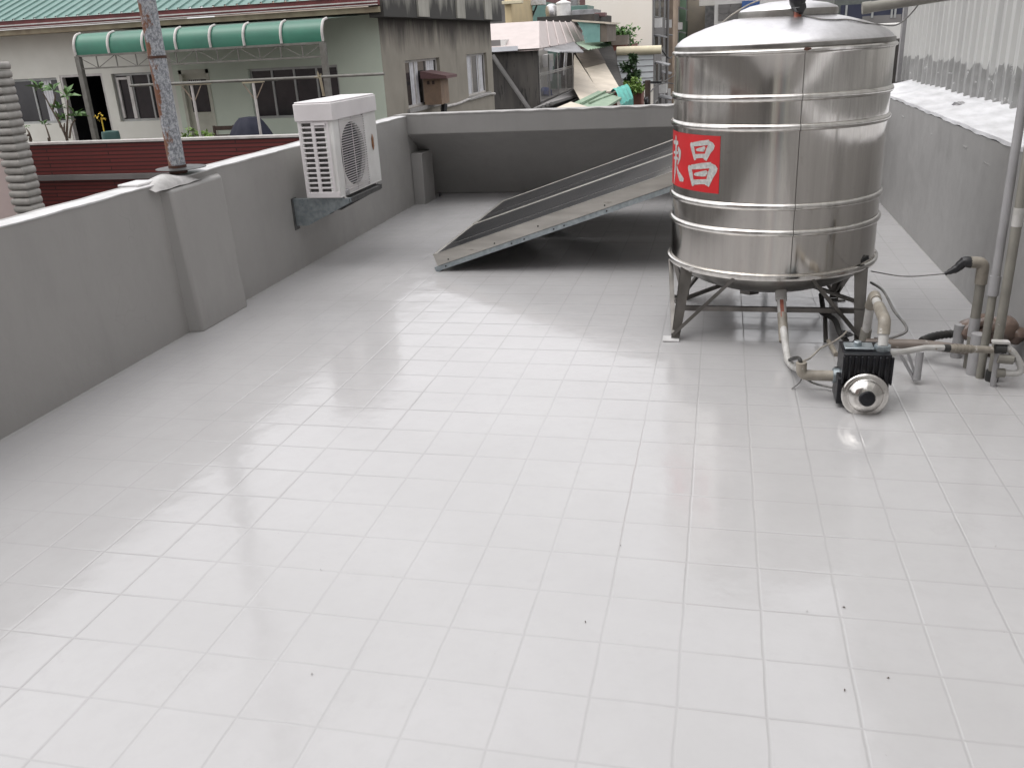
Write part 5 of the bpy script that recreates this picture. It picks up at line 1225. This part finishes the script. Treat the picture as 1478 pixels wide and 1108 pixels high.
# --- cream tower and the street front behind it
YT = 62
a, b = aY(846, 80, YT), aY(941, 73, YT); TX1 = b.x
t = thing('cream_tower', 'tall plain cream tower block with grey street front', 'building', ((a.x+b.x)/2, YT, GZ))
MB().box(a.x, TX1, YT, YT+18, GZ, 16).build('wall', 'cream_tower', t)
ye = aX(968, 60, TX1+.02).y
O3 = V((TX1+.03, 0, 0))
mb = MB(); wbox(mb, O3, Y1, PX, YT+.0, YT+18, GZ, 16, -.02, .0); mb.build('street_front', 'conc', t)
# far street buildings continuing on the same line
yy = YT+18; k = 0
fronts = [('conc_tan', 'tan concrete street building just beyond the cream tower', 5.0, 10), ('conc_green', 'green painted street building beyond the tan one', 14, 16), ('conc', 'grey concrete street building farthest down the alley', 12, 20)]
bx = TX1
bl = []
for m_, lb, zt_, L_ in fronts:
    bx += .55; t2 = thing('street_building', lb, 'building', (bx-3, yy, GZ)); MB().box(bx-7, bx, yy, yy+L_, GZ, zt_).build('wall', m_, t2); bl.append((t2, bx, yy, L_, zt_)); yy += L_
# windows, awnings and air conditioners on the street fronts
def frontage(t2, bx, y0, L_, z0, z1, rows, cols):
    for r in range(rows):
        for c in range(cols):
            y = y0+L_*(c+.25)/cols; w = L_*.5/cols; z = z0+(z1-z0)*(r+.25)/rows; h = (z1-z0)*.5/rows
            mb = MB(); mb.box(bx, bx+.06, y-.06, y+w+.06, z-.06, z+h+.06); f = mb.build('window', 'frame_alu', t2)
            MB().box(bx+.06, bx+.075, y, y+w, z, z+h).build('pane', 'glass_dark', f)
            if (r+c) % 2 == 0:
                mb = MB(); mb.hexa([(bx, y-.2, z+h+.10), (bx+.8, y-.2, z+h-.1), (bx+.8, y+w+.2, z+h-.1), (bx, y+w+.2, z+h+.10), (bx, y-.2, z+h+.16), (bx+.8, y-.2, z+h-.04), (bx+.8, y+w+.2, z+h-.04), (bx, y+w+.2, z+h+.16)]); mb.build('window_canopy', 'sheet_grey', t2)
            else:
                mb = MB(); mb.box(bx+.01, bx+.5, y, y+.8, z-.75, z-.15); mb.build('air_conditioner', 'white_metal', t2)
frontage(t, TX1+.03, YT, 18, -6, 10, 6, 3)
for (t2, bx_, y_, L_, zt_) in bl: frontage(t2, bx_, y_, L_, -6, zt_-1, 5, 3)
# pale cladded house with cream roof trim before the tower
YL = 52
a, b = aY(903, 74, YL), aY(943, 80, YL)
t = thing('clad_house', 'white lap-clad house with rounded cream roof edge below the tower', 'house', (b.x-1, YL, GZ))
MB().box(a.x-.5, b.x, YL, YL+7, GZ, a.z).build('wall', 'louver_white', t)
mb = MB()
for k in range(26): z = b.z-.25-k*.33; mb.box(a.x-.5, b.x, YL-.02, YL, z, z+.05)
mb.build('lap_joint', 'sheet_grey', t)
mb = MB(); mb.tube([(a.x-.5, YL-.05, a.z+.02), (b.x+.45, YL-.05, a.z-.02)], .24, 12); mb.build('roof_edge', 'cream_trim', t)
MB().box(a.x-.5, b.x+.02, YL-.04, YL-.02, GZ, aY(930, 122, YL).z).build('lower_wall', 'cream_tower', t)
O4 = V((b.x, 0, 0)); mb = MB(); wbox(mb, O4, Y1, PX, YL, YL+7, GZ, a.z-.1, 0.0, .03); mb.build('street_front', 'conc', t)
frontage(t, b.x+.03, YL, 7, -6, a.z-.3, 3, 2)
# plants by the clad house
mb = MB(); c = aY(913, 92, 47)
for px, py, n_ in ((913, 88, 220), (908, 98, 170), (918, 108, 220), (908, 112, 160), (914, 118, 150)): mb.foliage(aY(px, py, 47), (.34, .3, .28), n_, .24, .15)
t = thing('street_tree', 'dark green slender tree in front of the white clad house', 'tree', (aY(914, 130, 47).x, 47, GZ)); mb.build('crown', 'leaf_dark', t)
mb = MB(); mb.tube(curve([V((aY(913, 130, 47).x, 47, GZ)), aY(912, 130, 47), aY(915, 110, 47), aY(911, 90, 47)]), .06, 8); mb.build('trunk', 'stem', t)
mb = MB(); mb.foliage(aY(912, 126, 45), (.7, .5, .32), 700, .2, .12); tag(mb.build('bush', 'leaf_lime'), 'lime green bush on a red planter below the slender tree', 'bush')
slab('red_planter', 903, 131, 926, 156, 45.2, 'brick_red', 'weathered red brick planter tower under the lime bush', 'planter', 1.5, GZ)
# utility pole
t = thing('utility_pole', 'dark wooden utility pole with crossarm at the alley', 'pole', (aY(936, 150, 40).x, 40, GZ))
p = aY(935, 116, 40); q_ = aY(934, 152, 40); MB().tube([(p.x, 40, GZ), p], .13, 10).build('pole', 'wood', t)
mb = MB(); mb.bar(aY(928, 119, 40), aY(955, 119, 40), .08, .08); mb.build('crossarm', 'black', t)
mb = MB(); mb.blob(aY(933, 146, 39.8), (.12, .12, .2), 10, .25); mb.build('junction', 'black', t)
def w2(pts, r, lb): mb = MB(); mb.tube(curve([aY(*p) for p in pts], 6), r, 5); tag(mb.build('overhead_wire', 'black'), lb, 'wire')
w2([(936, 136, 40), (948, 124, 44), (960, 120, 50), (972, 121, 56)], .035, 'black overhead wire from the utility pole up to the street fronts')
w2([(937, 119, 40), (955, 119, 46), (975, 108, 60)], .03, 'thin black wire leaving the utility pole crossarm to the right')
w2([(955, 72, 60), (965, 84, 62), (975, 78, 64)], .05, 'black wire bundle drooping in front of the street fronts')
w2([(902, 66, 60), (915, 71, 61), (928, 72, 61), (941, 71, 61)], .03, 'thin wire sagging in front of the cream tower foot')
# slim vertical masts in the alley
for px, Y_, lb in ((973, 60, 'brown vertical pipe mast rising in the alley beside the tank'), (962, 66, 'thinner grey mast farther along the alley')):
    a = aY(px, 150, Y_); mb = MB(); mb.tube([(a.x, Y_, GZ), (a.x, Y_, 5.5)], .16 if px > 970 else .1, 8); tag(mb.build('mast', 'conc_tan' if px > 970 else 'conc'), lb, 'mast')

# --- far background above and behind the tank
t0 = slab('beige_building', 992, -30, 1019, 60, 96, 'beige', 'beige building seen just left of the tank dome', 'building', 10, GZ)
slab('pale_building', 955, -60, 1012, 7, 130, 'pale', 'pale tall building behind the beige one', 'building', 10, GZ)
slab('dark_shopfront', 1018, 8, 1034, 60, 90, 'sheet_grey', 'dark grey narrow building left behind the tank dome', 'building', 10, GZ)
slab('white_billboard', 1010, -30, 1034, 8, 88, 'pale', 'bright white panel above the dark grey narrow building', 'panel', 1)
t = thing('shuttered_building', 'pale building with grey shutter bands behind the tank dome', 'building', (aY(1060, 40, 84).x, 84, GZ))
a, b = aY(1033, -40, 84), aY(1150, 60, 84); MB().box(a.x, b.x, 84, 92, GZ, a.z).build('wall', 'pale', t)
mb = MB()
for y0, y1 in ((7, 11), (13, 18), (21, 28)): p, q_ = aY(1037, y0, 83.9), aY(1076, y1, 83.9); mb.box(p.x, q_.x, 83.9, 84, q_.z, p.z)
mb.build('shutter', 'conc', t)
p, q_ = aY(1071, 2, 83.8), aY(1096, 14, 83.8); MB().box(p.x, q_.x, 83.7, 83.9, q_.z, p.z).build('blue_panel', 'blue', t)
slab('white_tower', 1150, -60, 1212, 60, 80, 'pale', 'pale building right behind the tank sensor', 'building', 9, GZ)
t = thing('navy_building', 'building with navy window bands right of tank lid', 'building', (aY(1250, 30, 30).x, 30, GZ))
a, b = aY(1208, -40, 30), aY(1420, 60, 30); MB().box(a.x, b.x, 30, 38, GZ, a.z).build('wall', 'frame_dark', t)
p, q_ = aY(1214, 8, 29.95), aY(1305, 24, 29.95); MB().box(p.x, q_.x, 29.93, 29.998, q_.z, p.z).build('window_band', 'navy', t)
mb = MB()
for px in (1222, 1260, 1288, 1293): p = aY(px, 10, 29.9); MB().box(p.x-.03, p.x+.03, 29.88, 29.92, aY(px, 26, 29.9).z, aY(px, 8, 29.9).z).build('mullion', 'frame_alu', t)
p, q_ = aY(1245, 24, 29.9), aY(1300, 34, 29.9); MB().box(p.x, q_.x, 29.9, 29.998, q_.z, p.z).build('spandrel', 'conc', t)
slab('white_parapet', 1262, 35, 1330, 58, 18, 'pale', 'bright white parapet between the tank and corrugated wall', 'parapet', .4)
slab('dark_gap_block', 1262, 58, 1345, 160, 17.6, 'mould_gap_dark', 'dark block standing in for the shaded gap between tank and corrugated wall', 'house', 4, GZ)  # near-black block paints the shade of the gap
# closing row of distant blocks
for i, (x0, x1, Y_, zt_, m_, lb) in enumerate(((-95, -62, 90, 14, 'pale', 'distant pale block far left beyond the green roofed house'), (-60, -36, 105, 18, 'beige', 'distant beige block left of centre'), (-34, -14, 118, 22, 'conc', 'distant grey block behind the maroon building'), (-12, 12, 150, 16, 'pale', 'distant pale block closing the alley'), (14, 45, 110, 18, 'beige', 'distant beige block behind the corrugated wall'))):
    mb = MB(); mb.box(x0, x1, Y_, Y_+12, GZ, zt_); tag(mb.build('distant_block', m_), lb, 'building')
# --- behind the photographer: brown block mirrored in the tank, other blocks added for reflections
t = thing('brown_block', 'brown block behind the photographer mirrored in tank steel', 'building', (-3.2, -10, GZ))
MB().box(-16, -4.2, -14, -9.5, GZ, 16.0).build('wall', 'brown_block', t)
mb = MB(); mb.box(-4.0, -.2, -15, -9.6, GZ, 14.0); tag(mb.build('grey_block', 'conc'), 'plain grey block added behind the photographer to fill the tank reflection', 'building')
mb = MB(); mb.box(-4.7, -4.198, -9.5, -9.44, GZ, 16.0); mb.build('corner_strip', 'pale', t)
mb = MB(); mb.tube([(1.75, -6.2, 0), (1.75, -6.2, 4.2)], .05, 10); tag(mb.build('red_pipe', 'red'), 'upright red pipe behind the photographer', 'pipe')
mb = MB(); mb.box(.9, 9, -18, -13, GZ, 10); tag(mb.build('pale_block', 'pale'), 'plain pale block added behind the photographer for the tank reflection', 'building')
t = thing('added_stair_house', 'unseen stair house added behind the photographer to shape tank reflections', 'building', (2, -7, 0))  # unseen, added and raised to shape what the tank mirrors
MB().box(.6, RX-.01, -9.5, -6.3, -.02, 6.0).build('wall', 'house_cream', t)
for k in range(4): MB().box(.9+.62*k, 1.02+.62*k, -6.3, -6.25, 2.2, 6.0).build('pilaster', 'conc', t)
MB().box(1.8, 2.7, -6.3, -6.27, 0, 2.05).build('door', 'galv', t)

# ================================================================== LIGHT
SUN_EL, SUN_AZ = 66, 250
wd = bpy.data.worlds.new('World'); S.world = wd; wd.use_nodes = True; nt = wd.node_tree
bg = nt.nodes['Background']; sky = nt.nodes.new('ShaderNodeTexSky'); sky.sky_type = 'NISHITA'; sky.sun_disc = False
sky.sun_elevation = math.radians(SUN_EL); sky.sun_rotation = math.radians(SUN_AZ); sky.dust_density = 6; sky.air_density = 1.4; sky.ozone_density = 1
hs = nt.nodes.new('ShaderNodeHueSaturation'); hs.inputs['Saturation'].default_value = .12; nt.links.new(sky.outputs[0], hs.inputs['Color'])
mx = nt.nodes.new('ShaderNodeMix'); mx.data_type = 'RGBA'; mx.inputs[0].default_value = .55
nt.links.new(hs.outputs[0], mx.inputs[6]); mx.inputs[7].default_value = (7.7, 7.6, 7.8, 1)   # even cloud deck
nt.links.new(mx.outputs[2], bg.inputs['Color']); bg.inputs['Strength'].default_value = .12
ld = bpy.data.lights.new('sun', 'SUN'); ld.energy = .5; ld.angle = math.radians(60); ld.color = (1, .985, .96)
lo = bpy.data.objects.new('sun', ld); COL.objects.link(lo)
el, az = math.radians(SUN_EL), math.radians(SUN_AZ); sd = V((math.sin(az)*math.cos(el), math.cos(az)*math.cos(el), math.sin(el)))
lo.rotation_euler = (-sd).to_track_quat('-Z', 'Y').to_euler(); lo.location = (0, 0, 30)
vs_ = S.view_settings; vs_.view_transform = 'Standard'; vs_.look = 'None'; vs_.gamma = 1; vs_.exposure = .9
S.render.engine = 'CYCLES'; S.cycles.max_bounces = 8; S.cycles.use_denoising = True
S.render.resolution_x = 1024; S.render.resolution_y = 767
